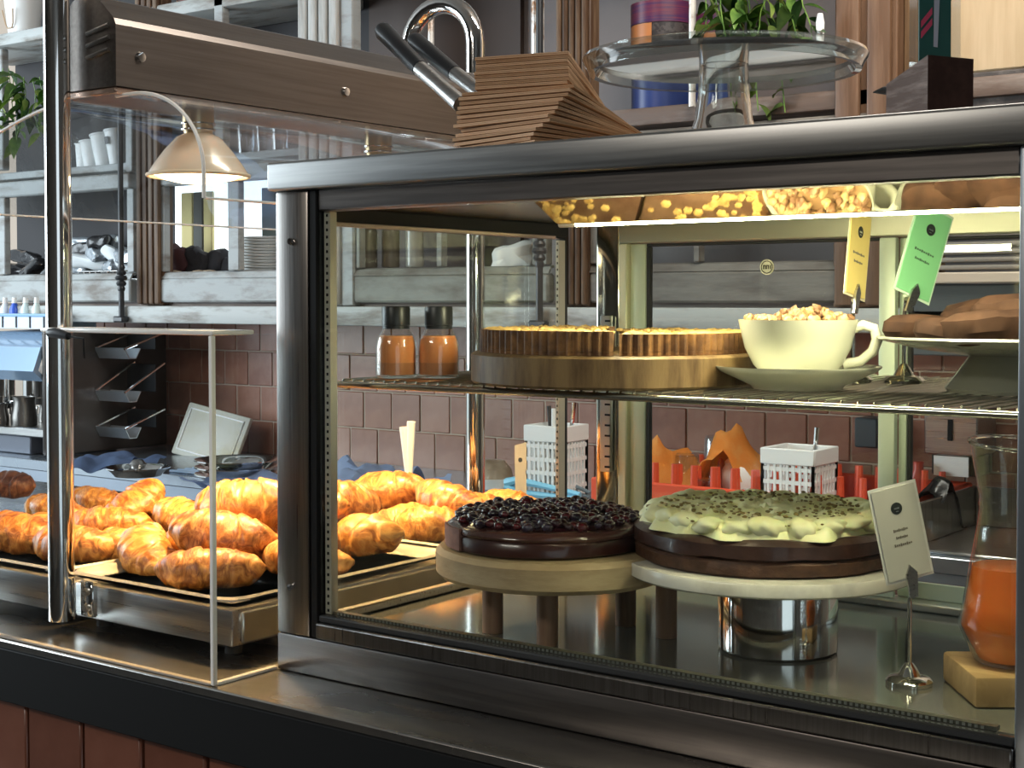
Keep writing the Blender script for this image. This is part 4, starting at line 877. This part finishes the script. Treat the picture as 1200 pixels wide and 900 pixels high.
# board & tart
BXc, BYc = LDp(722, 1.80); BR = .180; BZ = SZ+.038
bdm = mat('striped_acacia_wood', (.20,.125,.055), .5, 0, c2=(.075,.038,.014), nsc=5, stretch=(7,7,1.2), bump=.1, lo=.4, hi=.62)
nb = 64; bd = thing('wooden_board', 'thick round striped wooden board under the sliced tart on the wire shelf', 'board', (BXc, BYc, SZ))
bm = lathe([(0,0),(BR-.003,0),(BR,.003),(BR,.035),(BR-.004,.038),(0,.038)], 72, (BXc, BYc, SZ)); obj('board', bm, bdm, bd)
obj('cut_label_slot', B(BXc+.11, BXc+.12, BYc-BR*.9, BYc-BR*.88, SZ+.015, SZ+.016), bdm, bd) if False else None
crm_ = mat('browned_shortcrust', (.085,.034,.011), .6, 0, c2=(.22,.10,.03), nsc=30, bump=.3, bsc=90)
fil = mat('chocolate_filling', (.085,.04,.022), .5, 0, c2=(.13,.07,.04), nsc=30, bump=.3, bsc=120)
nut = mat('golden_crumble', (.55,.37,.12), .6, 0, c2=(.30,.17,.05), nsc=60, bump=.6, bsc=150)
def half_tart(a0, a1, R0, H, lb, label2, nm='tart_half'):
    """wedge of a fluted tart between two world angles, cut by the chord facing the customer"""
    t = thing(nm, lb, 'tart', (BXc, BYc, BZ), 'halves of the cut tart'); z = BZ+.0004
    A = [a0+(a1-a0)*k/220 for k in range(221)]
    fl = lambda a, R_: R_+.0042*abs(sin(a*46))-.003
    centre = [(BXc-.0*cos((a0+a1)/2), BYc+.0)]
    out = [(BXc+fl(a, R0)*cos(a), BYc+fl(a, R0)*sin(a)) for a in A]; inn = [(BXc+(R0-.009)*cos(a), BYc+(R0-.009)*sin(a)) for a in A]
    obj('crust_wall', prism(out+inn[::-1], z+.0045, z+H), crm_, t, ang=25)
    obj('crust_base', prism(out, z, z+.0042), crm_, t, ang=25)
    ii = [(BXc+(R0-.0095)*cos(a), BYc+(R0-.0095)*sin(a)) for a in A]
    obj('filling', prism(ii, z+.0045, z+H-.005), fil, t, ang=25)
    b = new(); rr = random.Random(len(lb))
    cxm, cym = sum(p[0] for p in out)/len(out), sum(p[1] for p in out)/len(out)
    for k in range(420):
        p = ii[rr.randrange(len(ii))]; q = ii[rr.randrange(len(ii))]; u = rr.random(); x = p[0]*(1-u)+q[0]*u; y = p[1]*(1-u)+q[1]*u
        s = rr.uniform(.003, .0065); c = new(); bmesh.ops.create_icosphere(c, subdivisions=1, radius=s); merge(b, c, Matrix.Translation((x, y, z+H-.004+rr.uniform(0,.003))) @ Matrix.Diagonal((1.3, 1, .7, 1)))
    obj('crumble', b, nut, t, kind='stuff')
# chord perpendicular to the view, so the cut face shows towards the glass
va = atan2(-BYc, -BXc)     # towards the customer
half_tart(va-radians(1.0), va-radians(179.5), .168, .0275, 'left half of the nut tart with crumbly golden top and fluted crust', 0)
half_tart(va+radians(1.2), va+radians(178.5), .166, .0245, 'right half of the nut tart with deep fluted edge, reaching behind the giant cup', 0)
# big cup on saucer
ch = mat('cream_white_china', (.47,.47,.39), .22, 0, coat=.1)
ux, uy = LDp(935, 1.66)
t = thing('saucer', 'cream china saucer under the giant cup', 'saucer', (ux, uy, SZ))
obj('saucer', lathe([(0,0),(.05,0),(.053,.004),(.088,.020),(.094,.0245),(.0945,.0265),(.090,.026),(.055,.012),(.04,.009),(0,.009)], 56, (ux, uy, SZ)), ch, t); ORG_S = t
cz = SZ+.0092
t = thing('giant_cup', 'giant cream china cup heaped with nut topped tiramisu', 'cup', (ux, uy, cz))
obj('bowl', lathe([(0,0),(.036,0),(.037,.004),(.050,.018),(.060,.038),(.0665,.066),(.0675,.070),(.0655,.070),(.0575,.038),(.046,.018),(0,.010)], 56, (ux, uy, cz)), ch, t)
dh = RV*1.0+FV*(-.15)
hp = [Vector((ux, uy, cz))+dh*d+Vector((0,0,h)) for d, h in ((.058,.058),(.072,.064),(.084,.060),(.088,.048),(.083,.034),(.070,.023),(.050,.019))]
bm = new(); 
obj('handle', tube(hp, [.006,.0058,.0062,.0065,.0062,.0058,.006], 14), ch, t)
obj('filling', lathe([(0,.064),(.0640,.064),(.0635,.067),(0,.0675)], 40, (ux, uy, cz)), mat('cocoa_cream', (.20,.11,.05), .6), t)
nm_ = [mat('nut_%d' % k, c, .6, 0, c2=c2, nsc=50, bump=.4) for k, (c, c2) in enumerate((((.26,.15,.06), (.38,.24,.11)), ((.10,.045,.018), (.17,.085,.04)), ((.36,.24,.11), (.24,.14,.06))))]
def nutme(m, seed):
    b = new(); bmesh.ops.create_icosphere(b, subdivisions=2, radius=.0062)
    for v in b.verts: v.co += v.co.normalized()*.003*noise.noise(v.co*210+Vector((seed,0,0))); v.co.z *= .8
    return mesh_of('nut_piece', b, m)
nms = [nutme(nm_[k % 3], k*2.2) for k in range(6)]; off = ORG[t.name]
for k in range(130):
    a = rnd.uniform(0, 2*pi); r = .058*sqrt(rnd.random()); h = .067+.013*max(0, 1-((r*cos(a)-.012)/.04)**2-(r*sin(a)/.05)**2)*rnd.random()+.003
    o = link('nut_piece', nms[k % 6], t); o.location = (ux+r*cos(a)-off[0], uy+r*sin(a)-off[1], cz+h-off[2]); o.rotation_euler = (rnd.random()*6, rnd.random()*6, rnd.random()*6); o.scale = (rnd.uniform(.6,1.1),)*3

# price cards
logo_m = mat('near_black_logo', (.02,.025,.025), .5); txt_m = mat('dark_green_print', (.05,.10,.06), .6); grey_m = mat('grey_print', (.16,.14,.12), .6)
def price_card(nm, lb, base_px, base_D, z, foot, cent, Dc, w, h, tilt, yaw, col, stemtop, txt=txt_m, lean=0, nlines=((.50,.6),(.40,.45)), footr=.025, clip=True):
    """cent: pixel at the middle of the card; local card axes: wv across, uv up"""
    fx, fy = LDp(base_px, base_D); t = thing(nm, lb, 'price card', (fx, fy, z))
    if foot:
        obj('foot', lathe([(0,0),(footr,0),(footr,.004),(footr*.86,.008),(footr*.5,.010),(footr*.3,.019),(footr*.14,.024),(0,.024)], 36, (fx, fy, z)), M['chrome'], t)
    st_ = at(*stemtop, D=Dc+.004)
    obj('stem', tube([(fx, fy, z+(.02 if foot else 0)), (fx, fy, st_.z-.02), tuple(st_)], .0027, 10), M['chrome'], t)
    C = at(*cent, D=Dc); wv = (RV*cos(yaw)+FV*sin(yaw)); nv = (RV*sin(yaw)-FV*cos(yaw)); up = Vector((0,0,1))
    uv = (up*cos(tilt)+wv*sin(tilt)); wv2 = (wv*cos(tilt)-up*sin(tilt)); uv = (uv*cos(lean)-nv*sin(lean)).normalized(); nn = wv2.cross(uv).normalized()
    Mx = Matrix((( wv2.x, uv.x, nn.x, C.x), (wv2.y, uv.y, nn.y, C.y), (wv2.z, uv.z, nn.z, C.z), (0,0,0,1)))
    def loc(b): return xf(b, Mx)
    sleeve = obj('plastic_sleeve', loc(B(-w/2-.003, w/2+.003, -h/2-.003, h/2+.003, -.0012, -.0006)), mat(nm+'_sleeve', tuple(min(1, c*.5+.42) for c in col), .25, 0), t)
    card = obj('card', loc(B(-w/2, w/2, -h/2, h/2, -.0005, .0005)), mat(nm+'_paper', col, .55), t)
    obj('logo', loc(lathe([(0,.0006),(w*.13,.0006),(w*.13,.0009),(0,.0009)], 28, (0, h*.27, 0))), logo_m, card)
    b = new(); box(b, -w*.06, w*.06, h*.27-.0009, h*.27+.0009, .00095, .0011); box(b, -w*.03, w*.03, h*.27-.0038, h*.27-.0028, .00095, .0011); obj('logo_print', loc(b), M['alu'], card, False)
    for (v, ww) in nlines:
        b = new(); n = 9
        for k in range(n):
            x0 = -w*ww/2+w*ww*k/n; hh = .0012*(1 if k % 3 else 1.6); box(b, x0, x0+w*ww/n*.72, h*(v-.5)-hh/1.5, h*(v-.5)+hh, .0006, .0008)
        obj('printed_line', loc(b), txt, card, False)
    if clip:
        bb = new(); P_ = [(-.006, -h/2-.022), (.003, -h/2-.022), (.008, -h/2+.004), (.001, -h/2+.014), (-.005, -h/2+.004)]
        prism(P_, .001, .004, bb); obj('clip', loc(bb), M['steel'], t)
    return t
price_card('yellow_card', 'narrow turned yellow price card standing behind the giant cup', 1000, 1.79, SZ, True, (1006, 298), 1.74, .054, .100, radians(10), radians(52), (.86,.66,.24), (1000, 352), grey_m)
price_card('green_card', 'pale green price card in a chrome holder between cup and grey cake stand', 1060, 1.77, SZ, True, (1083, 296), 1.72, .054, .106, radians(20), radians(28), (.20,.50,.25), (1062, 350))

# grey cake stand with brown pastries at right
gm = mat('grey_glazed_stoneware', (.20,.20,.17), .25, 0, coat=.3)
ux, uy = LDp(1187, 1.60)
t = thing('pedestal_cake_stand', 'grey stoneware pedestal stand of brown cookies, cut by the right post', 'cake stand', (ux, uy, SZ))
obj('pedestal', lathe([(0,0),(.070,0),(.072,.004),(.068,.009),(.058,.022),(.047,.038),(.046,.040),(0,.040)], 48, (ux, uy, SZ)), gm, t)
obj('plate', lathe([(0,.0401),(.050,.0401),(.10,.047),(.143,.057),(.147,.059),(.145,.0615),(.10,.054),(0,.054)], 64, (ux, uy, SZ)), gm, t)
ck = mat('dark_ginger_cookie', (.020,.009,.006), .8, 0, c2=(.038,.018,.011), nsc=40, bump=.4, spec=.12)
pastry = mesh_of('cookie', noisy(lathe([(0,0),(.034,0),(.040,.008),(.038,.018),(.028,.024),(0,.026)], 28), .004, 50), ck)
for k, (px, D, dz, rx, ry, s, lb) in enumerate([(1075,1.60,0,0,0,.95,'brown cookie at the left rim of the grey stand'),(1110,1.55,0,.1,.1,.95,'brown cookie second from the left rim of the grey stand'),(1134,1.66,0,0,.1,1.0,'brown cookie behind the second one'),(1160,1.52,.001,0,.1,1.25,'big raised cookie in the middle of the grey stand'),(1146,1.60,.019,.15,.15,1.0,'upper cookie of the middle heap'),(1190,1.54,.020,.1,-.1,1.15,'topmost cookie next to the right post'),(1205,1.62,0,0,0,1.2,'cookie half hidden by the right post')]):
    x, y = LDp(px, D); o = link('cookie', pastry); o.location = (x, y, SZ+.055+dz+(.004 if px < 1090 else 0)); o.rotation_euler = (rx, ry, k); o.scale = (s, s, s*1.1)
    tag(o, lb, 'cookie', 'brown cookies on the grey stand')

# ---------------------------------------------------------------- on the deck
logm = mat('pale_end_grain_slice', (.48,.37,.22), .6, 0, c2=(.34,.24,.13), nsc=5, stretch=(2,2,6), bump=.2, bsc=30, lo=.4, hi=.65)
bark = mat('smooth_edge_wood', (.46,.36,.22), .6, 0, c2=(.33,.24,.14), nsc=12, stretch=(1,1,.25), bump=.3, lo=.4, hi=.7)
wx, wy = LDp(651, 1.85); WR = .152
t = thing('log_slice_stand', 'round pale wooden cake stand on three turned legs', 'cake stand', (wx, wy, DZ))
WT = 1.1145
obj('disc', noisy(lathe([(0,.077),(WR-.006,.077),(WR,.083),(WR+.001,.108),(WR-.005,.1145),(0,.1145)], 72, (wx, wy, DZ)), .0015, 14), logm, t)
for px, py in ((573, 742), (637, 757), (777, 748)):
    q = at(px, py, z=DZ); obj('leg', cyl(q.x, q.y+.008, DZ+.0003, DZ+.0768, .0135, 24), mat('brown_turned_leg', (.20,.12,.08), .5, 0, c2=(.28,.17,.11), nsc=10, stretch=(5,5,.5)), t)
q = at(720, 735, z=DZ); obj('leg', cyl(wx+.05, wy+.09, DZ+.0003, DZ+.0768, .0135, 24), M['pilaster'], t)
# berry cake
bx, by = LDp(640, 1.85); BRr = .126; z0 = WT+.0005
t = thing('berry_cake', 'dark chocolate cake with glossy berries on the round wooden stand', 'cake', (bx, by, z0))
sidem = mat('glossy_dark_chocolate_side', (.028,.009,.008), .28, 0, c2=(.05,.018,.015), nsc=8, coat=.3)
lay = mat('lilac_brown_sponge', (.20,.10,.085), .7, 0, c2=(.28,.15,.12), nsc=30, bump=.3)
cake_w = noisy(lathe([(0,.0),(BRr-.004,0),(BRr,.004),(BRr,.022),(BRr-.003,.026),(0,.026)], 80, (bx, by, z0)), .0015, 25)
obj('lower_layer', cake_w, sidem, t)
obj('upper_layer', noisy(lathe([(0,.0262),(BRr-.001,.0262),(BRr+.001,.031),(BRr-.001,.037),(BRr-.008,.042),(0,.043)], 80, (bx, by, z0)), .003, 18), mat('chocolate_glaze', (.045,.016,.014), .22, 0, c2=(.085,.035,.03), nsc=10, coat=.5), t)
# an opened wedge at the left shows paler sponge
sl = []
for k in range(15):
    a = radians(182+36.5+k*2.2); sl.append((bx+(BRr+.0035)*cos(a), by+(BRr+.0035)*sin(a)))
for k in range(14, -1, -1):
    a = radians(182+36.5+k*2.2); sl.append((bx+(BRr-.02)*cos(a), by+(BRr-.02)*sin(a)))
obj('sponge_slice', noisy(prism(sl, z0+.003, z0+.037), .0012, 60), lay, t, label='paler sponge showing at the left cut')
bmats = [mat('blueberry_skin', (.012,.006,.014), .18, 0, c2=(.03,.02,.04), nsc=30, coat=.8), mat('red_berry_skin', (.07,.004,.008), .12, 0, coat=.8), mat('black_cherry_skin', (.022,.003,.007), .12, 0, coat=.8)]
def berry_me(m, seed):
    b = new(); bmesh.ops.create_uvsphere(b, u_segments=12, v_segments=8, radius=.0072)
    for v in b.verts: v.co += v.co.normalized()*.0014*noise.noise(v.co*160+Vector((seed,0,0)))
    return mesh_of('berry', b, m)
bms = [berry_me(bmats[k % 3], k) for k in range(6)]; off = ORG[t.name]
for k in range(250):
    a = k*2.39996; r = (BRr-.010)*sqrt((k+.5)/250); h = .046+(.010*rnd.random() if r < BRr-.02 else .002)+.004*max(0, 1-(r/.09)**2)
    o = link('berry', bms[rnd.randrange(6)], t); o.location = (bx+r*cos(a)+rnd.uniform(-.002,.002)-off[0], by+r*sin(a)+rnd.uniform(-.002,.002)-off[1], z0+h-off[2]); o.rotation_euler = (rnd.random()*6, rnd.random()*6, 0); o.scale = (rnd.uniform(.75,1.15),)*3
t.scale = (1, 1, .78)
obj('jam', noisy(lathe([(0,.0432),(BRr-.012,.0432),(BRr-.016,.047),(0,.050)], 60, (bx, by, z0)), .003, 60), bmats[2], t)
# marble stand + chocolate cake
mx, my = LDp(902, 1.765); MT = 1.112
t = thing('marble_cake_stand', 'white marble plate on a shiny steel drum base', 'cake stand', (mx, my, DZ))
gx, gy_ = LDp(913, 1.765)
obj('drum', lathe([(0,.001),(.070,.001),(.0725,.0035),(.0725,.090),(.070,.0945),(0,.0945)], 64, (gx, gy_, DZ)), M['chrome'], t)
obj('marble_plate', lathe([(0,.095),(.172,.095),(.175,.0975),(.175,.1095),(.1735,.112),(0,.112)], 96, (mx, my, DZ)), mat('veined_white_marble', (.80,.78,.70), .2, 0, c2=(.42,.40,.35), nsc=7, lo=.52, hi=.75), t)
kx, ky = LDp(897, 1.775); KR = .157; z0 = MT+.0005
t = thing('chocolate_cake', 'tall chocolate cake under ruffled pale green cream and chopped pistachios', 'cake', (kx, ky, z0))
obj('lower_sponge', noisy(lathe([(0,0),(KR-.005,0),(KR,.004),(KR+.001,.020),(KR-.002,.0235),(0,.0235)], 110, (kx, ky, z0)), .0022, 35), mat('chocolate_sponge', (.048,.019,.011), .55, 0, c2=(.09,.04,.022), nsc=40, bump=.6, bsc=90), t)
obj('upper_sponge', noisy(lathe([(0,.0237),(KR-.003,.0237),(KR+.002,.028),(KR+.001,.046),(KR-.007,.053),(0,.054)], 110, (kx, ky, z0)), .003, 22), mat('chocolate_sponge_top', (.034,.015,.012), .38, 0, c2=(.060,.028,.022), nsc=25, bump=.3, bsc=70, coat=.2), t)
cm_ = mat('pale_pistachio_cream', (.88,.87,.45), .5, 0, c2=(.92,.92,.58), nsc=14, sub=.15)
b = new(); nr, na = 30, 150; rows = []
for i in range(nr+1):
    rr = i/nr; row = []
    for k in range(na):
        a = 2*pi*k/na; edge = 1+.045*sin(a*9+1)+.03*sin(a*17+.5)
        r = (KR-.008)*rr*edge
        p = Vector((r*cos(a), r*sin(a), 0)); q = p*38
        w = abs(noise.noise(q+Vector((3,1,0))))*2.0; w2 = noise.noise(q*2.1+Vector((9,4,2)))
        h = .062+.016*(1-w)+.005*w2
        if rr > .82: h = .052+(h-.052)*sqrt(max(0, 1-((rr-.82)/.18)**2))
        row.append(b.verts.new((kx+p.x, ky+p.y, z0+h)))
    rows.append(row)
for i in range(1, nr):
    for k in range(na): b.faces.new((rows[i][k], rows[i][(k+1)%na], rows[i+1][(k+1)%na], rows[i+1][k]))
cvt = b.verts.new((kx, ky, z0+.072))
for k in range(na): b.faces.new((cvt, rows[1][k], rows[1][(k+1)%na]))
for v in rows[0]: b.verts.remove(v)
bmesh.ops.recalc_face_normals(b, faces=b.faces[:]); obj('cream', b, cm_, t, ang=80)
# rosette like swirls along the rim
rs = []
for s in range(3):
    b = new(); bmesh.ops.create_uvsphere(b, u_segments=20, v_segments=12, radius=1)
    for v in b.verts:
        a = atan2(v.co.y, v.co.x); q = 1+.16*sin(a*5+v.co.z*3.2+s*2)+.12*noise.noise(v.co*2.4+Vector((s*5,0,0))); v.co = Vector((v.co.x*.022*q, v.co.y*.016*q, v.co.z*.0125))
    rs.append(mesh_of('cream_swirl', b, cm_, ang=80))
off = ORG[t.name]
for k in range(24):
    a = 2*pi*k/24+rnd.uniform(-.05,.05); o = link('cream_swirl', rs[k % 3], t); r = KR-.024
    o.location = (kx+r*cos(a)-off[0], ky+r*sin(a)-off[1], z0+.0665+rnd.uniform(-.002,.003)-off[2]); o.rotation_euler = (rnd.uniform(-.3,.3), rnd.uniform(-.4,.4), a+pi/2+rnd.uniform(-.5,.5)); o.scale = (rnd.uniform(.85,1.2), rnd.uniform(.9,1.25), rnd.uniform(.9,1.3))
pist = [mat('chopped_pistachio', (.23,.17,.05), .6), mat('browned_pistachio', (.22,.13,.06), .6)]
b = new()
for k in range(380):
    a = rnd.uniform(0, 2*pi); r = (KR-.012)*sqrt(rnd.uniform(.1, 1)); s = rnd.uniform(.0010, .0028)
    c = new(); bmesh.ops.create_icosphere(c, subdivisions=1, radius=s); merge(b, c, Matrix.Translation((kx+r*cos(a), ky+r*sin(a), z0+.078+rnd.uniform(-.002,.003)-(.006 if r > KR-.03 else 0))) @ Matrix.Rotation(rnd.random()*6, 4, 'X') @ Matrix.Diagonal((1.4,.9,.8,1)))
obj('pistachio_crumbs', b, pist[0], t, kind='stuff'); t.scale = (1, 1, .80)
# lower price card
price_card('white_card', 'white price card with black logo leaning in a chrome holder at the front right', 1069, 1.60, DZ+.0004, True, (1056, 624), 1.56, .050, .100, radians(-12.5), radians(10), (.50,.49,.45), (1072, 690), grey_m, nlines=((.53,.34),(.45,.28),(.37,.42)), footr=.0255)
# tall narrow card behind the berry cake
a = at(610, 585, Y=2.28)
t = thing('turned_card', 'white card seen almost edge on behind the berry cake', 'price card', (a.x, a.y, TZ))
p0, p1, p2, p3 = at(604, 588, Y=2.28), at(617, 588, Y=2.29), at(617, 518, Y=2.29), at(603, 522, Y=2.28)
b = new(); vs = [b.verts.new(p) for p in (p0, p1, p2, p3)]; b.faces.new(vs); bmesh.ops.solidify(b, geom=b.faces[:], thickness=.0015); obj('card', b, mat('off_white_card', (.75,.73,.69), .5), t)
q = at(610, 539, Y=2.272); obj('logo', xf(lathe([(0,0),(.0045,0),(.0045,.0008),(0,.0008)], 20), TR((q.x, q.y, q.z), rx=pi/2, s=(1,1,1.8))), logo_m, t)
obj('stem', tube([(a.x, a.y+.004, TZ+.001), (a.x, a.y+.004, a.z)], .003, 8), M['chrome'], t)
# carafe on a wood block
cx_, cy_ = LDp(1188, 1.56)
o = obj('wood_block', xf(B(-.058, .058, -.058, .058, 0, .033, .004, 2), TR((cx_+.002, cy_, DZ+.0003), rz=radians(36.5))), mat('light_oak_block', (.42,.28,.13), .5, 0, c2=(.30,.19,.08), nsc=8, stretch=(1,6,3))); tag(o, 'light wooden block under the juice carafe', 'block')
CZ0 = DZ+.034
t = thing('juice_carafe', 'glass carafe of orange red juice on a wooden block, at the right edge', 'carafe', (cx_, cy_, CZ0))
outr = [(0,0),(.034,0),(.038,.003),(.053,.036),(.0545,.042),(.050,.065),(.043,.105),(.036,.145),(.033,.168),(.0345,.172),(.033,.178),(.036,.195),(.043,.232),(.0445,.238)]
inn = [(r-.0022, z) for r, z in outr[:1:-1] if r > 0]+[(.032,.004),(0,.004)]
obj('glass', lathe(outr+inn, 56, (cx_, cy_, CZ0)), thin('carafe_glass', (.99,.99,.97), 1.45, 0, 1.5), t)
obj('spout_lip', tube([(cx_+.0445*cos(a*pi/20), cy_+.0445*sin(a*pi/20), CZ0+.238+.004*cos(a*pi/20-2.5)) for a in range(41)], .0022, 8, cap=False), M['solidglass'], t)
obj('juice', lathe([(0,.005),(.033,.005),(.050,.036),(.0518,.042),(.0475,.065),(.0405,.105),(0,.105)], 48, (cx_, cy_, CZ0)), mat('red_orange_juice', (.66,.15,.03), .25, 0, c2=(.72,.20,.04), nsc=5, sub=.3), t)

# ================================================================ ON TOP OF THE CASE
RZ = 1.602
# glass cake stand
sx, sy = LDp(847, 1.70)
t = thing('glass_cake_stand', 'clear glass cake stand with a ribbed rim on the case roof', 'cake stand', (sx, sy, RZ))
PZ = .102
obj('plate', lathe([(0,PZ-.004),(.145,PZ-.004),(.150,PZ-.012),(.157,PZ-.013),(.160,PZ-.006),(.1635,PZ-.001),(.165,PZ+.003),(.163,PZ+.007),(.157,PZ+.006),(.152,PZ+.002),(.146,PZ+.003),(0,PZ+.003)], 96, (sx, sy, RZ)), thin('pressed_glass', (.90,.94,.93), 1.5, .02, 3.2), t)
obj('stem', lathe([(.044,0),(.041,.012),(.034,.035),(.030,.065),(.0285,PZ-.0045),(.0245,PZ-.0045),(.026,.065),(.030,.035),(.036,.012),(.040,0)], 48, (sx, sy, RZ), closed=True), M['solidglass'], t)
# kraft napkins: two fanned bundles
kr = [mat('kraft_paper_%s' % n, c, .8, 0, c2=c2, nsc=12, bump=.12, bsc=120) for n, c, c2 in (('tan', (.62,.38,.22), (.66,.43,.26)), ('brown', (.46,.265,.14), (.52,.32,.18)))]
def napkin_mesh(w, pts, th, m):
    """pts: profile (forward distance, height); sheet folded double, width w"""
    b = new(); P = [(0, f, h) for f, h in pts]
    extrude_path([(-w/2, f, h) for f, h in pts], (w, 0, 0), th*.42, b); extrude_path([(-w/2, f, h+th*.5) for f, h in pts], (w, 0, 0), th*.42, b)
    return mesh_of('napkin', b, m, ang=30)
def bundle(n, c, w, th, prof, rz, dxf, group, lbf, sag=0):
    for k in range(n):
        me = napkin_mesh(w*rnd.uniform(.985,1.01), [(f+rnd.uniform(-.0012,.0012), prof(f, k)) for f in [i*.024 for i in range(11)]], th*.9, kr[k % 2])
        o = link('napkin', me); d = dxf(k); o.location = (c[0]+d[0], c[1]+d[1], RZ+.0005); o.rotation_euler = (0, 0, rz+rnd.uniform(-.02,.02)+d[2])
        tag(o, lbf(k, n), 'napkin', group)
ords = ['lowest','second from the bottom','third from the bottom','fourth from the bottom','fifth from the bottom','sixth from the bottom','seventh from the bottom','eighth from the bottom','ninth from the bottom','tenth from the bottom','eleventh from the bottom','twelfth from the bottom','thirteenth from the bottom','fourteenth from the bottom']
lx, ly = LDp(583, 1.69); NL = 14
cf = lambda f: max(0, (.24-f)/.24)
bundle(NL, (lx, ly), .150, .0042, lambda f, k: .0005+k*.0044*(.35+.65*cf(f)**.8)+.012*cf(f)*(k/NL), radians(-4), lambda k: ((.0022*(k-7) if k % 5 else .004)*.8, .0018*k-.004*(k % 3 == 0), radians(-16+2.2*k)), 'lower bundle of brown paper napkins',
       lambda k, n: 'brown paper napkin, %s of the lower fanned bundle on the case roof' % (ords[k] if k < n-1 else 'topmost'))
ux_, uy_ = LDp(610, 1.725); NU = 9
base = lambda f: .066*cf(f)**.75
bundle(NU, (ux_, uy_), .120, .0042, lambda f, k: .004+base(f)+.008*cf(f)+k*.0043*(.25+.75*cf(f)), radians(13), lambda k: (.0006*(k % 3), .0006*(k % 2), radians(.5*(k % 3))), 'upper bundle of brown paper napkins',
       lambda k, n: 'brown paper napkin, %s of the upper bundle above the fanned one' % (ords[k] if k < n-1 else 'topmost'))
# black handled tongs lying behind napkins over the hood
def handle_tool(p0, p1, p2, D0, D1, lb, r=.011):
    a, b, c = at(*p0, D=D0), at(*p1, D=(D0+D1)/2), at(*p2, D=D1); t = thing('steel_tongs', lb, 'tongs', tuple(c))
    obj('grip', tube([a, a.lerp(b,.08), a.lerp(b,.6), b], [r*.8, r*1.05, r*.95, r*.9], 16), M['blackp'], t)
    obj('arm', tube([b, b.lerp(c,.5), c], [r*.85, r*.8, r*.9], 14), M['steel'], t)
    return t
handle_tool((447, 34), (492, 80), (540, 122), 1.98, 1.84, 'steel tongs with a dark blue grey grip sticking out left of the napkins', .0125)
handle_tool((484, 46), (533, 86), (575, 118), 2.0, 1.86, 'steel tongs with a black grip lying behind the first pair', .012)
# sign block with acrylic sign
c0 = at(1085, 352, D=1.43); RZS = YAW+radians(25)
dk = mat('dark_walnut_block', (.050,.020,.014), .5, 0, c2=(.08,.036,.026), nsc=10, stretch=(.6,4,4)); dk2 = mat('lit_walnut_side', (.14,.09,.07), .6, 0, c2=(.30,.23,.20), nsc=16, stretch=(1,1,6), bump=.6, lo=.45, hi=.65)  # second walnut is the left face, painted paler as if lit
t = thing('sign_holder', 'dark walnut wedge block holding an upright acrylic sign on the case roof', 'sign', (c0.x, c0.y, RZ))
b = new(); w_, d_, h0_, h1_ = .058, .062, .0645, .044
V_ = [b.verts.new(p) for p in ((0,0,0),(w_,0,0),(w_,d_,0),(0,d_,0),(0,0,h0_),(w_,0,h0_),(w_,d_,h1_),(0,d_,h1_))]
for f in ((0,3,2,1),(4,5,6,7),(0,1,5,4),(1,2,6,5),(2,3,7,6)): b.faces.new([V_[i] for i in f])
b.faces.new([V_[i] for i in (3,0,4,7)]).material_index = 1
TS_ = TR((c0.x, c0.y, RZ+.0002), rz=RZS); obj('block', xf(b, TS_), [dk, dk2], t, False)
def onb(b): return xf(b, TS_ @ TR((.010, .026, .052), rx=radians(-5), ry=radians(4)))
sg = obj('acrylic_slab', onb(B(-.001, .055, .0, .012, 0, .15)), M['tumbler'], t, False)
pn_ = obj('teal_poster', onb(B(.0, .041, -.0016, -.0002, .002, .148)), mat('teal_print', (.03,.14,.12), .35, coat=.6), t, False)
for k in range(2):
    b = new(); prism([(.002, .034+k*.011), (.016, .050+k*.011), (.016, .057+k*.011), (.002, .041+k*.011)], .0, .0004, b); xf(b, Matrix.Translation((0,-.002,0)) @ Matrix.Rotation(pi/2, 4, 'X')); obj('pink_stripe', onb(b), mat('pink_print_%d' % k, (.80,.10,.20), .4), pn_, False)
b = new(); prism([(.018, .028), (.023, .028), (.029, .148), (.020, .148)], 0, .0004, b); xf(b, Matrix.Translation((0,-.002,0)) @ Matrix.Rotation(pi/2, 4, 'X')); obj('pale_stroke', onb(b), mat('pale_print', (.62,.64,.74), .4), pn_, False)
o = obj('black_clip', tube([at(1024, 108, D=1.62), at(1036, 106, D=1.60), at(1062, 106, D=1.56)], [.001, .0045, .006], 8), M['blackp']); tag(o, 'pointed black clip sticking out left of the walnut block', 'clip')
